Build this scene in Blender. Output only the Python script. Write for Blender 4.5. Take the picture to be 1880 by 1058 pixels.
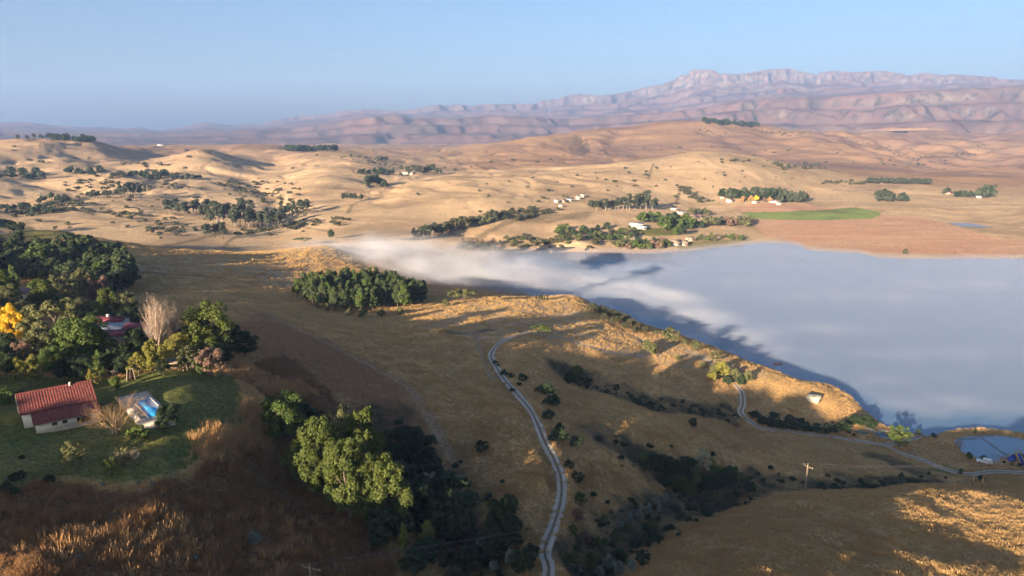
import bpy, bmesh, math, random
import numpy as np
from mathutils import Vector, Matrix

# ------------------------------------------------------------------ scene, camera, sky, sun, exposure
scene = bpy.context.scene
for _o in list(bpy.data.objects):
    bpy.data.objects.remove(_o)
COL = scene.collection
R = math.radians
CAM_Z, PITCH, FPX, CX, CY = 115.0, R(12.8), 1270.0, 940.0, 529.0
SUN_AZ, SUN_EL = R(213.0), R(12.7)         # compass bearing from +Y towards +X, and height of the sun

cam_d = bpy.data.cameras.new('camera')
cam_d.sensor_width = 36.0
cam_d.lens = 36.0 * FPX / 1880.0
cam_d.clip_start, cam_d.clip_end = 1.0, 60000.0
cam = bpy.data.objects.new('camera', cam_d)
cam.location = (0, 0, CAM_Z)
cam.rotation_euler = (R(90) - PITCH, 0, 0)
COL.objects.link(cam)
scene.camera = cam

world = bpy.data.worlds.new('World')
scene.world = world
world.use_nodes = True
wn = world.node_tree
wn.nodes.clear()
w_out = wn.nodes.new('ShaderNodeOutputWorld')
w_bg = wn.nodes.new('ShaderNodeBackground')
w_sky = wn.nodes.new('ShaderNodeTexSky')
w_sky.sky_type = 'NISHITA'
w_sky.sun_disc = False
w_sky.sun_elevation = SUN_EL
w_sky.sun_rotation = SUN_AZ
w_sky.altitude = 1300.0
w_sky.air_density = 1.0
w_sky.dust_density = 7.0
w_sky.ozone_density = 3.0
w_bg.inputs["Strength"].default_value = 0.05
wn.links.new(w_sky.outputs[0], w_bg.inputs[0])
wn.links.new(w_bg.outputs[0], w_out.inputs[0])

sun_d = bpy.data.lights.new('sun', 'SUN')
sun_d.energy = 5.0
sun_d.angle = R(0.5)
sun_d.color = (1.0, 0.79, 0.55)
sun = bpy.data.objects.new('sun', sun_d)
SUNV = Vector((math.sin(SUN_AZ) * math.cos(SUN_EL), math.cos(SUN_AZ) * math.cos(SUN_EL), math.sin(SUN_EL)))
sun.rotation_euler = SUNV.to_track_quat('Z', 'Y').to_euler()
COL.objects.link(sun)

vs = scene.view_settings
vs.view_transform = 'Standard'
vs.look = 'None'
vs.gamma = 1.0
vs.use_curve_mapping = False
vs.exposure = 2.05
cy = scene.cycles
cy.use_denoising = True
try:
    cy.denoiser = 'OPENIMAGEDENOISE'
except Exception:
    pass
cy.denoising_prefilter = 'FAST'
cy.max_bounces = 8
cy.diffuse_bounces = 4
cy.glossy_bounces = 2
cy.transmission_bounces = 2
cy.transparent_max_bounces = 6
cy.volume_bounces = 0
cy.volume_step_rate = 1.0
cy.volume_max_steps = 256
cy.use_adaptive_sampling = True
cy.adaptive_threshold = 0.02
cy.use_light_tree = False
world.cycles.sampling_method = 'MANUAL'
world.cycles.sample_map_resolution = 256
cy.caustics_reflective = False
cy.caustics_refractive = False

rng = np.random.default_rng(7)
random.seed(7)

# ------------------------------------------------------------------ small maths: pixels, noise, splines
def ray(px, py):
    xr, yr = (px - CX) / FPX, (CY - py) / FPX
    return np.array([xr, math.cos(PITCH) + yr * math.sin(PITCH), -math.sin(PITCH) + yr * math.cos(PITCH)])

def at_z(px, py, z):
    d = ray(px, py)
    t = (z - CAM_Z) / d[2]
    return np.array([d[0] * t, d[1] * t, z])

def at_t(px, py, t):
    d = ray(px, py)
    return np.array([d[0] * t, d[1] * t, CAM_Z + d[2] * t])

_perm = np.random.default_rng(11).permutation(512).astype(np.int64)
_grad = np.random.default_rng(12).uniform(0, 2 * np.pi, 512)
_gx, _gy = np.cos(_grad), np.sin(_grad)

def pnoise(x, y, seed=0):
    x = np.asarray(x, float) + seed * 17.31
    y = np.asarray(y, float) - seed * 9.77
    xi, yi = np.floor(x).astype(np.int64), np.floor(y).astype(np.int64)
    xf, yf = x - xi, y - yi
    u, v = xf * xf * xf * (xf * (xf * 6 - 15) + 10), yf * yf * yf * (yf * (yf * 6 - 15) + 10)
    def g(ix, iy, dx, dy):
        h = _perm[(_perm[ix & 511] + iy) & 511]
        return _gx[h] * dx + _gy[h] * dy
    n00, n10 = g(xi, yi, xf, yf), g(xi + 1, yi, xf - 1, yf)
    n01, n11 = g(xi, yi + 1, xf, yf - 1), g(xi + 1, yi + 1, xf - 1, yf - 1)
    a = n00 + u * (n10 - n00)
    b = n01 + u * (n11 - n01)
    return 1.5 * (a + v * (b - a))

def fbm(x, y, octv=4, seed=0, gain=0.5):
    s, amp, tot = 0.0, 1.0, 0.0
    for i in range(octv):
        s = s + amp * pnoise(x * 2 ** i, y * 2 ** i, seed + i * 3)
        tot += amp
        amp *= gain
    return s / tot

def ridged(x, y, octv=4, seed=0):
    s, amp, tot = 0.0, 1.0, 0.0
    for i in range(octv):
        s = s + amp * (1 - np.abs(pnoise(x * 2 ** i, y * 2 ** i, seed + i * 5)) * 2)
        tot += amp
        amp *= 0.5
    return s / tot

def sstep(a, b, x):
    t = np.clip((x - a) / (b - a), 0, 1)
    return t * t * (3 - 2 * t)

def in_poly(X, Y, poly):
    ins = np.zeros(np.shape(X), bool)
    n = len(poly)
    for i in range(n):
        x0, y0 = poly[i][0], poly[i][1]
        x1, y1 = poly[(i + 1) % n][0], poly[(i + 1) % n][1]
        c = ((y0 > Y) != (y1 > Y))
        if y1 != y0:
            ins ^= c & (X < (x1 - x0) * (Y - y0) / (y1 - y0) + x0)
    return ins

def d_line(X, Y, pts, closed=False):
    best = np.full(np.shape(X), 1e12)
    n = len(pts)
    for i in range(n if closed else n - 1):
        x0, y0 = pts[i][0], pts[i][1]
        x1, y1 = pts[(i + 1) % n][0], pts[(i + 1) % n][1]
        dx, dy = x1 - x0, y1 - y0
        L = dx * dx + dy * dy + 1e-9
        t = np.clip(((X - x0) * dx + (Y - y0) * dy) / L, 0, 1)
        best = np.minimum(best, (X - x0 - t * dx) ** 2 + (Y - y0 - t * dy) ** 2)
    return np.sqrt(best)

def smooth_line(pts, step):
    """Catmull-Rom through 2D/3D points, resampled about every `step`."""
    P = [np.array(p, float) for p in pts]
    P = [2 * P[0] - P[1]] + P + [2 * P[-1] - P[-2]]
    out = []
    for i in range(1, len(P) - 2):
        n = max(2, int(np.linalg.norm(P[i + 1] - P[i]) / step))
        for k in range(n):
            t = k / n
            out.append(0.5 * ((2 * P[i]) + (-P[i - 1] + P[i + 1]) * t + (2 * P[i - 1] - 5 * P[i] + 4 * P[i + 1] - P[i + 2]) * t * t
                              + (-P[i - 1] + 3 * P[i] - 3 * P[i + 1] + P[i + 2]) * t ** 3))
    out.append(P[-2])
    return np.array(out)

# ------------------------------------------------------------------ the land: height field
# surveyed points (picture column, picture row, height above the lake) -> a thin-plate surface
CTRL = [
 # garden shelf and slopes at left
 (70,800,66),(300,785,65.5),(430,710,62),(200,700,64),(20,700,65),(350,850,62),(150,880,64.5),(50,1058,64),(250,1058,60),(400,1058,56),(10,930,65.5),
 (250,950,62),(420,930,57),(480,860,56),(380,800,63),(470,760,60),(450,680,59.5),(200,620,58),(45,545,54),(350,620,56),(120,610,57),
 (560,1058,52),(560,930,51),(520,840,54),(700,1035,46.5),(660,985,47),(610,900,49),(540,780,54),(560,700,53),(480,640,53),
 # gully with the big trees
 (640,945,48),(800,950,41.5),(880,1058,44),(760,880,43),(740,800,46),(860,1000,41.5),(940,1020,43),
 # long field
 (600,700,50),(800,780,43.5),(700,700,46),(850,880,40.5),(900,960,41),(700,620,39),(600,620,43.5),(500,600,46.5),(400,540,44.5),(300,500,42.5),(450,480,36.5),
 (300,560,49),(830,700,42),(930,780,42.5),(800,640,39),(260,470,43),
 (660,565,33.5),(560,560,37),(780,560,31),(560,500,33),(620,480,30.5),
 # left skyline ridge of the near slope
 (0,430,48),(80,425,46),(150,432,43),(240,447,40),(350,459,36.5),(430,467,34),(500,468,32.5),(560,454,31),(610,450,29),
 # forest on the shelf
 (130,575,47),(230,545,45.5),(20,520,48),(100,500,47),
 # road, knoll and spurs
 (1005,1058,44),(1015,985,41),(1032,900,38.5),(1005,830,40.5),(985,790,41.5),(950,735,40),(905,665,37),(903,648,36.5),(960,612,34.5),
 (900,570,31.5),(960,556,29),(1000,590,29.5),(1050,585,25.5),(1000,545,20.5),(900,543,23),(830,548,28),(760,540,26),(700,510,26),(1060,545,18.5),
 (1010,640,32.5),(1060,692,27),(960,690,36),(1000,720,36),(1100,745,32.5),(1200,765,28),(1290,785,23),(1130,700,24.5),(1200,742,18.5),(1290,740,14.5),
 (1330,745,11.5),(1050,650,29),(1100,645,27),(1180,670,21),(1250,700,17),(1180,630,21.5),(1130,610,23.5),(1250,640,18.5),(1320,670,15),
 (1190,606,19),(1225,618,18),(1260,631,17.2),(1300,645,16),(1335,657,14.8),(1370,670,13.6),(1400,681,12.5),(1435,693,11.5),(1470,705,10.4),(1500,716,9.5),(1530,731,8),(1560,748,5.5),(1580,762,3.6),(1350,705,11.8),(1440,735,8.5),(1365,745,9),(1368,770,7.5),(1400,785,6.8),
 (1480,770,5),(1550,800,4.4),(1600,785,2.0),(1640,822,3.2),(1700,850,3),(1800,855,2.4),(1870,868,2.4),(1680,800,1.3),(1720,830,2.6),
 # slope above the road at right
 (1100,880,33),(1050,950,37.5),(1120,960,32),(1080,1030,37),(1200,940,26),(1300,890,19.5),(1150,820,32.5),(1300,840,22),(1400,830,15),(1500,830,9.5),(1600,850,6.5),(1680,872,6),
 (1400,880,16),(1500,875,12.5),(1600,885,10),(1220,850,27),
 (1250,1000,33),(1180,1050,40),(1400,960,30),(1400,1058,41),(1480,902,20.5),(1560,900,19),(1680,893,21.5),(1780,897,23),(1880,903,24.5),(1600,980,30),(1880,1058,35.5),(1700,1058,37.5),(1800,970,30),
 (1750,880,8.5),(1860,885,7.5),
 # bay behind the fog
 (640,462,25.5),(700,470,20.5),(760,480,14),(850,500,5),(800,520,13),(880,470,4.5),(860,455,7.5),(940,458,1.8),(700,440,18),(600,432,20),
 # far shore and its slopes
 (1000,455,2),(1110,455,3),(1230,452,2.5),(1300,446,2),(1060,440,10),(1180,420,11),(930,405,19),(870,440,9),(800,380,26),(800,340,41),(1000,400,18),(1060,372,25),(1000,340,37),
 (1300,400,9),(1400,372,14),(1300,350,25),(1200,350,27),(1500,395,7.5),(1650,450,2),(1450,430,3),(1750,455,2),(1880,460,2),(1880,400,6),(1700,400,6),(1600,360,13),(1500,350,18),(1880,345,11),(1750,360,9),
 (700,353,30.5),(830,324,44),(1000,311,48),(1150,296,58.5),(1300,278.5,73),(1400,291,62),(1500,316,39),(1600,336,21),(1300,310,52),(1150,325,42),(1400,320,42),(700,380,26),(650,395,23),(1000,370,27),
 # left valley
 (450,430,14),(300,410,20),(100,400,25),(100,380,29),(300,375,26),(550,420,16),(600,400,21),(500,390,18),(420,400,18),(100,340,36),(300,340,35),(490,345,26),(600,360,28),(650,360,27),(600,330,41),(560,345,34),
 (200,360,33),(20,330,42),(480,320,33),(400,320,39),
 # hills of the left middle distance
 (100,257,94),(20,258,93),(180,264,84),(100,290,62),(20,295,60),(200,310,48),(300,310,46),(370,276,75),(320,290,58),(430,292,56),(250,295,45),(600,280,62),(540,285,56),(680,288,52),(600,305,48),(500,300,40),
 (740,300,40),
]
CTRL_T = [  # column, row, distance along the view (for land far away or behind a crest)
 (300,268,2500),(450,267,2400),(570,277,2150),(200,270,2700),(60,262,3000),(700,283,2300),(760,285,2450),(850,276,2550),(920,262,2800),(1000,250,3000),(1100,238,3050),(1200,227,3050),(1270,223.5,3050),
 (1340,230,3150),(1400,235,3250),(1500,244,3250),(1600,252,3200),(1700,258,3300),(1800,256,3600),(1880,244,4000),
 (900,292,2000),(800,308,1600),(1050,290,2000),(1150,262,2550),(1250,250,2650),(1400,262,2600),(1500,282,2300),(1600,302,2050),(1700,300,2150),(1750,318,1750),(1880,310,2100),(1600,275,2700),(1750,285,2600),(1880,275,3000),(1650,265,3000),
 (1000,306,1650),(1850,330,1550),
]
HID = [  # hidden hollows: column, distance on the ground, height
 (1300,1800,38),(1150,1650,34),(1000,1500,34),(1400,1750,30),(830,1330,32),(700,1200,30),(100,2500,50),(20,2500,50),(370,2100,50),(600,2250,48),(1270,3700,60),(1000,3600,40),(1500,3900,60),(700,2900,38),(300,3200,40),(100,4200,30),
 (900,4800,20),(500,4300,25),(1300,5000,60),(1700,5000,110),(1880,5000,150),(1500,5000,90),(100,5000,20),(1100,5000,40),(700,5000,20),(350,5000,20),
 (200,620,26),(350,590,24),(500,590,21),(60,650,30),(600,600,20),
 (1000,440,8),(1100,430,4),(1060,470,-4),(940,470,3),(940,540,0.5),
 (1200,402,3),(1300,375,3),(1400,350,1.5),(1500,332,1.0),
 (300,60,57),(900,60,51),(1500,60,47),(1880,60,44),(0,60,60),(0,40,59),(900,35,53),(1880,35,47),
]
lx, lv, lz = [], [], []
def _add(p):
    lx.append(3.0 * math.atan2(p[0], p[1])); lv.append(math.log(math.hypot(p[0], p[1]))); lz.append(p[2])
for c in CTRL: _add(at_z(*c))
for c in CTRL_T: _add(at_t(*c))
for c, r_, z_ in HID:
    a_ = math.atan((c - CX) / FPX)
    _add((r_ * math.sin(a_), r_ * math.cos(a_), z_))
lx, lv, lz = np.array(lx), np.array(lv), np.array(lz)

def _U(d2):
    return 0.5 * d2 * np.log(d2 + 1e-12)
_n = len(lx)
_A = np.zeros((_n + 3, _n + 3))
_A[:_n, :_n] = _U((lx[:, None] - lx[None]) ** 2 + (lv[:, None] - lv[None]) ** 2)
_A[:_n, :_n] += np.eye(_n) * 2e-4
_A[:_n, _n] = 1; _A[:_n, _n + 1] = lx; _A[:_n, _n + 2] = lv
_A[_n:, :_n] = _A[:_n, _n:].T
_W = np.linalg.solve(_A, np.concatenate([lz, np.zeros(3)]))

def tps(a3, v):
    sh = a3.shape
    a3, v = a3.ravel(), v.ravel()
    out = np.empty_like(a3)
    for i in range(0, len(a3), 20000):
        s = slice(i, i + 20000)
        out[s] = _U((a3[s, None] - lx) ** 2 + (v[s, None] - lv) ** 2) @ _W[:_n] + _W[_n] + _W[_n + 1] * a3[s] + _W[_n + 2] * v[s]
    return out.reshape(sh)

# grid: bearing x distance from the viewpoint's foot; dense in front, coarse behind
AZ = np.concatenate([np.radians(np.arange(-180, -46, 3.0)), np.radians(np.linspace(-46, 46, 921)), np.radians(np.arange(49, 181, 3.0))])
RR = np.concatenate([np.linspace(2, 52, 14), np.exp(np.linspace(math.log(58), math.log(5200), 640))])
GA, GR = np.meshgrid(AZ, RR, indexing='ij')
GX, GY = GR * np.sin(GA), GR * np.cos(GA)

# coarse evaluation of the surface, then bilinear lookup
_ca = np.radians(np.linspace(-52, 52, 320)); _cv = np.linspace(math.log(30), math.log(5200), 330)
_cz = tps(3 * np.repeat(_ca[:, None], len(_cv), 1), np.repeat(_cv[None], len(_ca), 0))
def _bil(tab, xa, xv, a, v):
    fi = np.clip((a - xa[0]) / (xa[1] - xa[0]), 0, len(xa) - 1.001); fj = np.clip((v - xv[0]) / (xv[1] - xv[0]), 0, len(xv) - 1.001)
    i, j = fi.astype(int), fj.astype(int)
    fi, fj = fi - i, fj - j
    return (tab[i, j] * (1 - fi) + tab[i + 1, j] * fi) * (1 - fj) + (tab[i, j + 1] * (1 - fi) + tab[i + 1, j + 1] * fi) * fj
Zf = _bil(_cz, _ca, _cv, np.clip(GA, _ca[0], _ca[-1]), np.log(np.maximum(GR, 31)))

# land beside and behind the viewpoint: the shelf goes on and a wooded ridge stands towards the sun
su, cu = math.sin(SUN_AZ - math.pi), math.cos(SUN_AZ - math.pi)
def su_coords(X, Y):
    return X * su + Y * cu, X * cu - Y * su         # along the light, across it (to the right)
S_, U_ = su_coords(GX, GY)
RU = np.array([-900, -600, -450, -345, -272, -200, -158, -115, -94, -68, -45, -25, -7, 0, 25, 32, 80, 200, 500])
RH = np.array([ 112,  104,   97,   90,   87,   84,   82,   80,  78, 76.5, 75, 66.5, 67, 66, 67, 68, 66, 64, 60])
RIDGE_S = -110.0
ridge_top = np.interp(U_, RU, RH) + math.tan(SUN_EL) * -RIDGE_S          # height of the tree tops along the ridge
base_b = 53 + 8 * sstep(0, -120, U_) - 12 * sstep(0, 160, U_)
base_b = base_b * (1 - sstep(400, 1200, GR)) + 28 * sstep(400, 1200, GR)
zb = base_b + (ridge_top - 11.5 - base_b) * np.exp(-((S_ - RIDGE_S) / np.where(S_ > RIDGE_S, 42.0, 200.0)) ** 2) * (1 - sstep(500, 900, GR))
wb = np.maximum(sstep(R(41), R(52), np.abs(GA)), 1 - sstep(28, 62, GR))
Z = Zf * (1 - wb) + zb * wb

# fine relief
near = 1 - sstep(250, 900, GR)
Z = Z + fbm(GX / 38, GY / 38, 3, 1) * 0.9 * near * sstep(30, 80, GR) + fbm(GX / 7, GY / 7, 3, 2) * 0.22 * near
midw = sstep(550, 1100, GR)
Z = Z + midw * ((ridged(GX / 190 + 0.5 * fbm(GX / 120, GY / 120, 2, 5), GY / 260, 4, 6) - 0.5) * -11.0 * (0.22 + 0.78 * sstep(100, -150, GX - 0.25 * GY + 150)) * sstep(600, 1000, GR) + fbm(GX / 200, GY / 200, 4, 3) * 3.2 + (ridged(GX / 420, GY / 420, 3, 4) - 0.45) * 5.0 * sstep(1000, 2000, GR))
Z = Z + sstep(1800, 3000, GR) * (ridged(GX / 600, GY / 600, 4, 8) - 0.5) * 60.0 * sstep(300, 1300, GX)

Z = Z + midw * (1 - sstep(2200, 3200, GR)) * (ridged(GX / 75 + 0.6 * fbm(GX / 60, GY / 60, 2, 25), GY / 105, 3, 26) - 0.5) * -2.4 * (0.3 + 0.7 * sstep(-0.2, 0.4, fbm(GX / 300, GY / 300, 2, 27)))

def zgrid(X, Y):
    """height of the land (as meshed) at XY"""
    X, Y = np.asarray(X, float), np.asarray(Y, float)
    a, r_ = np.arctan2(X, Y), np.hypot(X, Y)
    i = np.clip(np.searchsorted(AZ, a) - 1, 0, len(AZ) - 2); j = np.clip(np.searchsorted(RR, r_) - 1, 0, len(RR) - 2)
    fi = np.clip((a - AZ[i]) / (AZ[i + 1] - AZ[i]), 0, 1); fj = np.clip((r_ - RR[j]) / (RR[j + 1] - RR[j]), 0, 1)
    return (Z[i, j] * (1 - fi) + Z[i + 1, j] * fi) * (1 - fj) + (Z[i, j + 1] * (1 - fi) + Z[i + 1, j + 1] * fi) * fj

def hit(px, py, rmax=5100.0):
    """first point of the land met by the line of sight through a picture point"""
    d = ray(px, py)
    h = math.hypot(d[0], d[1])
    r_ = np.exp(np.linspace(math.log(45), math.log(rmax), 3000))
    X, Y = d[0] / h * r_, d[1] / h * r_
    zr = CAM_Z + d[2] / h * r_
    k = np.nonzero(np.maximum(zgrid(X, Y), 0.0 if py > 446 else -99) >= zr)[0]
    k = k[0] if len(k) else len(r_) - 1
    return Vector((X[k], Y[k], float(zgrid(X[k], Y[k]))))

def carve(pts, width, depth, margin=4.0):
    """lower (or raise, depth < 0) the land along a line of XY points"""
    global Z
    P = np.array(pts)
    m = margin * width
    sel = (GX > P[:, 0].min() - m) & (GX < P[:, 0].max() + m) & (GY > P[:, 1].min() - m) & (GY < P[:, 1].max() + m)
    d = d_line(GX[sel], GY[sel], P)
    Z[sel] -= depth * np.exp(-(d / width) ** 2)

def pixline(pts, step=4.0):
    return smooth_line([hit(px, py)[:2] for px, py in pts], step)
for _pts, _w, _dp in [
    ([(1030,680),(1070,697),(1130,716),(1200,745),(1280,752),(1340,760)], 9, 3.0),
    ([(700,770),(740,840),(800,930),(850,1000),(900,1058)], 9, 3.2),
    ([(1110,800),(1180,850),(1250,880),(1330,900),(1400,895)], 8, 2.6),
    ([(1330,905),(1230,935),(1150,985),(1070,1050)], 8, 2.4),
    ([(1480,890),(1600,890),(1700,885),(1800,885)], 7, 1.6),
    ([(900,625),(905,640),(930,700)], 3, 0.8),
    ([(500,580),(620,640),(740,705),(790,770),(830,840)], 1.6, 0.35),
    ([(445,330),(475,345),(500,365),(520,385),(500,410),(440,425)], 16, 5),
    ([(400,335),(450,347),(500,352)], 10, 4),
    ([(800,420),(850,432),(900,440)], 10, 1.5),
    ([(40,330),(120,345),(200,350),(300,330)], 25, 5),
    ([(1640,270),(1680,300),(1700,312)], 60, 14), ([(1810,262),(1770,290),(1710,312)], 60, 14),
    ([(1290,240),(1350,262),(1400,282)], 40, 8), ([(1060,250),(1080,270),(1070,282)], 30, 10), ([(1140,242),(1120,262)], 30, 8),
    ([(1520,248),(1570,262),(1640,290)], 40, 9), ([(150,285),(200,300),(260,310)], 35, 9)]:
    carve(pixline(_pts), _w, _dp)

# the lake
LAKE_PIX_FAR = [(905,470),(940,463.5),(1000,462.5),(1110,463),(1180,465),(1230,462.5),(1270,460),(1300,456),(1340,452),(1380,448),(1405,446),(1440,447),(1470,452),(1478,459),(1500,461),(1540,463.5),(1580,466),(1610,473),(1650,475),(1700,475.5),(1800,475),(1880,474.5),(2100,474),(2700,474)]
LAKE = [at_z(px, py, 0)[:2] for px, py in LAKE_PIX_FAR]
LAKE += [np.array(p, float) for p in [(900, 100), (520, 190)]]
LAKE += [at_z(px, py, 0)[:2] for px, py in [(1950,812),(1880,795),(1850,791),(1800,790),(1760,794),(1720,801),(1690,801),(1660,797),(1625,786),(1600,772)]]
def _ga(px, r_):
    a_ = math.atan((px - CX) / FPX); return np.array([r_ * math.sin(a_), r_ * math.cos(a_)])
LAKE += [_ga(1560, 322), _ga(1480, 334), _ga(1400, 350), _ga(1300, 374), _ga(1200, 400), _ga(1130, 424), _ga(1070, 446), _ga(1010, 462), _ga(950, 500), _ga(900, 540), _ga(880, 590)]
_lk = smooth_line(LAKE + [LAKE[0]], 8.0)[:-1]
_lk = _lk + 1.6 * np.stack([pnoise(_lk[:, 0] / 13, _lk[:, 1] / 13, 21), pnoise(_lk[:, 0] / 13, _lk[:, 1] / 13, 22)], 1)
LAKE_POLY = _lk
_sel = (GY > 150) & (GY < 900) & (GX > -300) & (GX < 1300)
_d = d_line(GX[_sel], GY[_sel], LAKE_POLY, True)
_i = in_poly(GX[_sel], GY[_sel], LAKE_POLY)
_z = Z[_sel]
_z = np.where(_i, np.minimum(_z, -0.12 * np.minimum(_d, 30) - 0.05), np.maximum(_z, np.minimum(0.10 * _d + 0.08, 1.2)))
Z[_sel] = _z

# the small pond with its bank at right
POND_Z = 1.1
POND = [at_z(px, py, POND_Z)[:2] for px, py in [(1753,814),(1757,807),(1775,802),(1800,800),(1835,800.5),(1870,805),(1900,810),(1935,820),(1945,838),(1905,842),(1875,836),(1840,842),(1828,850),(1805,846),(1780,836),(1765,829)]]
POND_POLY = smooth_line(POND + [POND[0]], 1.5)[:-1]
_sel = (GX > 120) & (GX < 330) & (GY > 190) & (GY < 300)
_d = d_line(GX[_sel], GY[_sel], POND_POLY, True)
_i = in_poly(GX[_sel], GY[_sel], POND_POLY)
_z = Z[_sel]
_bank = POND_Z + 0.9 * sstep(0, 2.2, _d) - 2.6 * sstep(4.2, 9.0, _d)
_z = np.where(_i, np.minimum(_z, POND_Z - 0.05 - 0.15 * np.minimum(_d, 6)), np.maximum(_z, _bank))
Z[_sel] = _z


# ------------------------------------------------------------------ materials
def new_mat(name):
    m = bpy.data.materials.new(name)
    m.use_nodes = True
    nt = m.node_tree
    nt.nodes.clear()
    out = nt.nodes.new('ShaderNodeOutputMaterial')
    return m, nt, out

class NT:
    """short-hand for building node trees"""
    def __init__(s, nt): s.nt = nt
    def n(s, typ, **kw):
        nd = s.nt.nodes.new(typ)
        for k, v in kw.items():
            if k == 'ins':
                for kk, vv in v.items():
                    if hasattr(vv, 'is_output') or hasattr(vv, 'links'): s.nt.links.new(vv, nd.inputs[kk])
                    else: nd.inputs[kk].default_value = vv
            else: setattr(nd, k, v)
        return nd
    def l(s, a, b): s.nt.links.new(a, b)
    def noise(s, vec, scale, detail=3, rough=0.55, dist=0.0):
        nd = s.n('ShaderNodeTexNoise', ins={'Scale': scale, 'Detail': detail, 'Roughness': rough, 'Distortion': dist})
        if vec is not None: s.l(vec, nd.inputs['Vector'])
        return nd.outputs['Fac']
    def ramp(s, fac, lo, hi, a=0.0, b=1.0, smooth=True):
        nd = s.n('ShaderNodeMapRange', interpolation_type='SMOOTHSTEP' if smooth else 'LINEAR')
        nd.inputs['From Min'].default_value = lo; nd.inputs['From Max'].default_value = hi
        nd.inputs['To Min'].default_value = a; nd.inputs['To Max'].default_value = b
        s.l(fac, nd.inputs['Value'])
        return nd.outputs['Result']
    def mix(s, fac, a, b, mode='MIX'):
        nd = s.n('ShaderNodeMix', data_type='RGBA', blend_type=mode)
        for k, v in ((0, fac), (6, a), (7, b)):
            if hasattr(v, 'is_output'): s.l(v, nd.inputs[k])
            elif k == 0: nd.inputs[k].default_value = v
            else: nd.inputs[k].default_value = (*v, 1)
        return nd.outputs[2]
    def math(s, op, a, b=None, clamp=False):
        nd = s.n('ShaderNodeMath', operation=op, use_clamp=clamp)
        for i, v in ((0, a), (1, b)):
            if v is None: continue
            if hasattr(v, 'is_output'): s.l(v, nd.inputs[i])
            else: nd.inputs[i].default_value = v
        return nd.outputs[0]

def plain(name, col, rough=0.8, var=0.12, scale=3.0, spec=0.2, bump=0.0, metallic=0.0, col2=None):
    """painted / natural surface with mottled wear"""
    m, nt, out = new_mat(name)
    t = NT(nt)
    tc = t.n('ShaderNodeTexCoord').outputs['Object']
    f = t.noise(tc, scale, 5, 0.6)
    c2 = col2 or tuple(c * (1 - 2.2 * var) for c in col)
    c = t.mix(t.ramp(f, 0.3, 0.7), col, c2)
    b = t.n('ShaderNodeBsdfPrincipled', ins={'Base Color': c, 'Roughness': rough, 'Specular IOR Level': spec, 'Metallic': metallic})
    if bump:
        bp = t.n('ShaderNodeBump', ins={'Strength': bump, 'Distance': 0.03, 'Height': f})
        t.l(bp.outputs[0], b.inputs['Normal'])
    t.l(b.outputs[0], out.inputs[0])
    return m

def leaf_mat(name, cols, trans=0.28, rough=0.6, spread=0.35):
    """foliage: colour varies from tree to tree and leaf clump to leaf clump; light passes through"""
    m, nt, out = new_mat(name)
    t = NT(nt)
    oi = t.n('ShaderNodeObjectInfo').outputs['Random']
    tc = t.n('ShaderNodeTexCoord').outputs['Object']
    f = t.noise(tc, 0.55, 3, 0.6)
    g = t.noise(tc, 4.0, 2, 0.6)
    k = t.math('ADD', t.math('MULTIPLY', t.ramp(f, 0.32, 0.68), 1 - spread), t.math('MULTIPLY', oi, spread))
    c = t.mix(k, cols[0], cols[1])
    c = t.mix(t.ramp(g, 0.4, 0.75, 0, 0.6), c, cols[2])
    d = t.n('ShaderNodeBsdfPrincipled', ins={'Base Color': c, 'Roughness': rough, 'Specular IOR Level': 0.15})
    tr = t.n('ShaderNodeBsdfTranslucent', ins={'Color': c})
    ms = t.n('ShaderNodeMixShader', ins={0: trans})
    t.l(d.outputs[0], ms.inputs[1]); t.l(tr.outputs[0], ms.inputs[2])
    t.l(ms.outputs[0], out.inputs[0])
    return m

def mesh_np(name, co, faces, smooth=False):
    """mesh from a vertex array and an (n,3) or (n,4) face array"""
    me = bpy.data.meshes.new(name)
    co = np.asarray(co, np.float32); faces = np.asarray(faces, np.int32)
    k = faces.shape[1]
    me.vertices.add(len(co)); me.vertices.foreach_set('co', co.ravel())
    me.loops.add(faces.size); me.loops.foreach_set('vertex_index', faces.ravel())
    me.polygons.add(len(faces)); me.polygons.foreach_set('loop_start', np.arange(0, faces.size, k, dtype=np.int32))
    if smooth: me.polygons.foreach_set('use_smooth', np.ones(len(faces), bool))
    me.update(calc_edges=True)
    return me

def link(name, data, mat=None, parent=None, loc=None, rz=None):
    o = bpy.data.objects.new(name, data)
    COL.objects.link(o)
    if mat is not None and data is not None and len(data.materials) == 0: data.materials.append(mat)
    if parent is not None: o.parent = parent
    if loc is not None: o.location = loc
    if rz is not None: o.rotation_euler = (0, 0, rz)
    return o

def tag(o, label=None, cat=None, group=None, kind=None):
    if label: o['label'] = label
    if cat: o['category'] = cat
    if group: o['group'] = group
    if kind: o['kind'] = kind
    return o

def fcol(me, name, arr):
    a = me.attributes.new(name, 'FLOAT_COLOR', 'POINT')
    a.data.foreach_set('color', np.ascontiguousarray(arr, np.float32).ravel())

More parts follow.
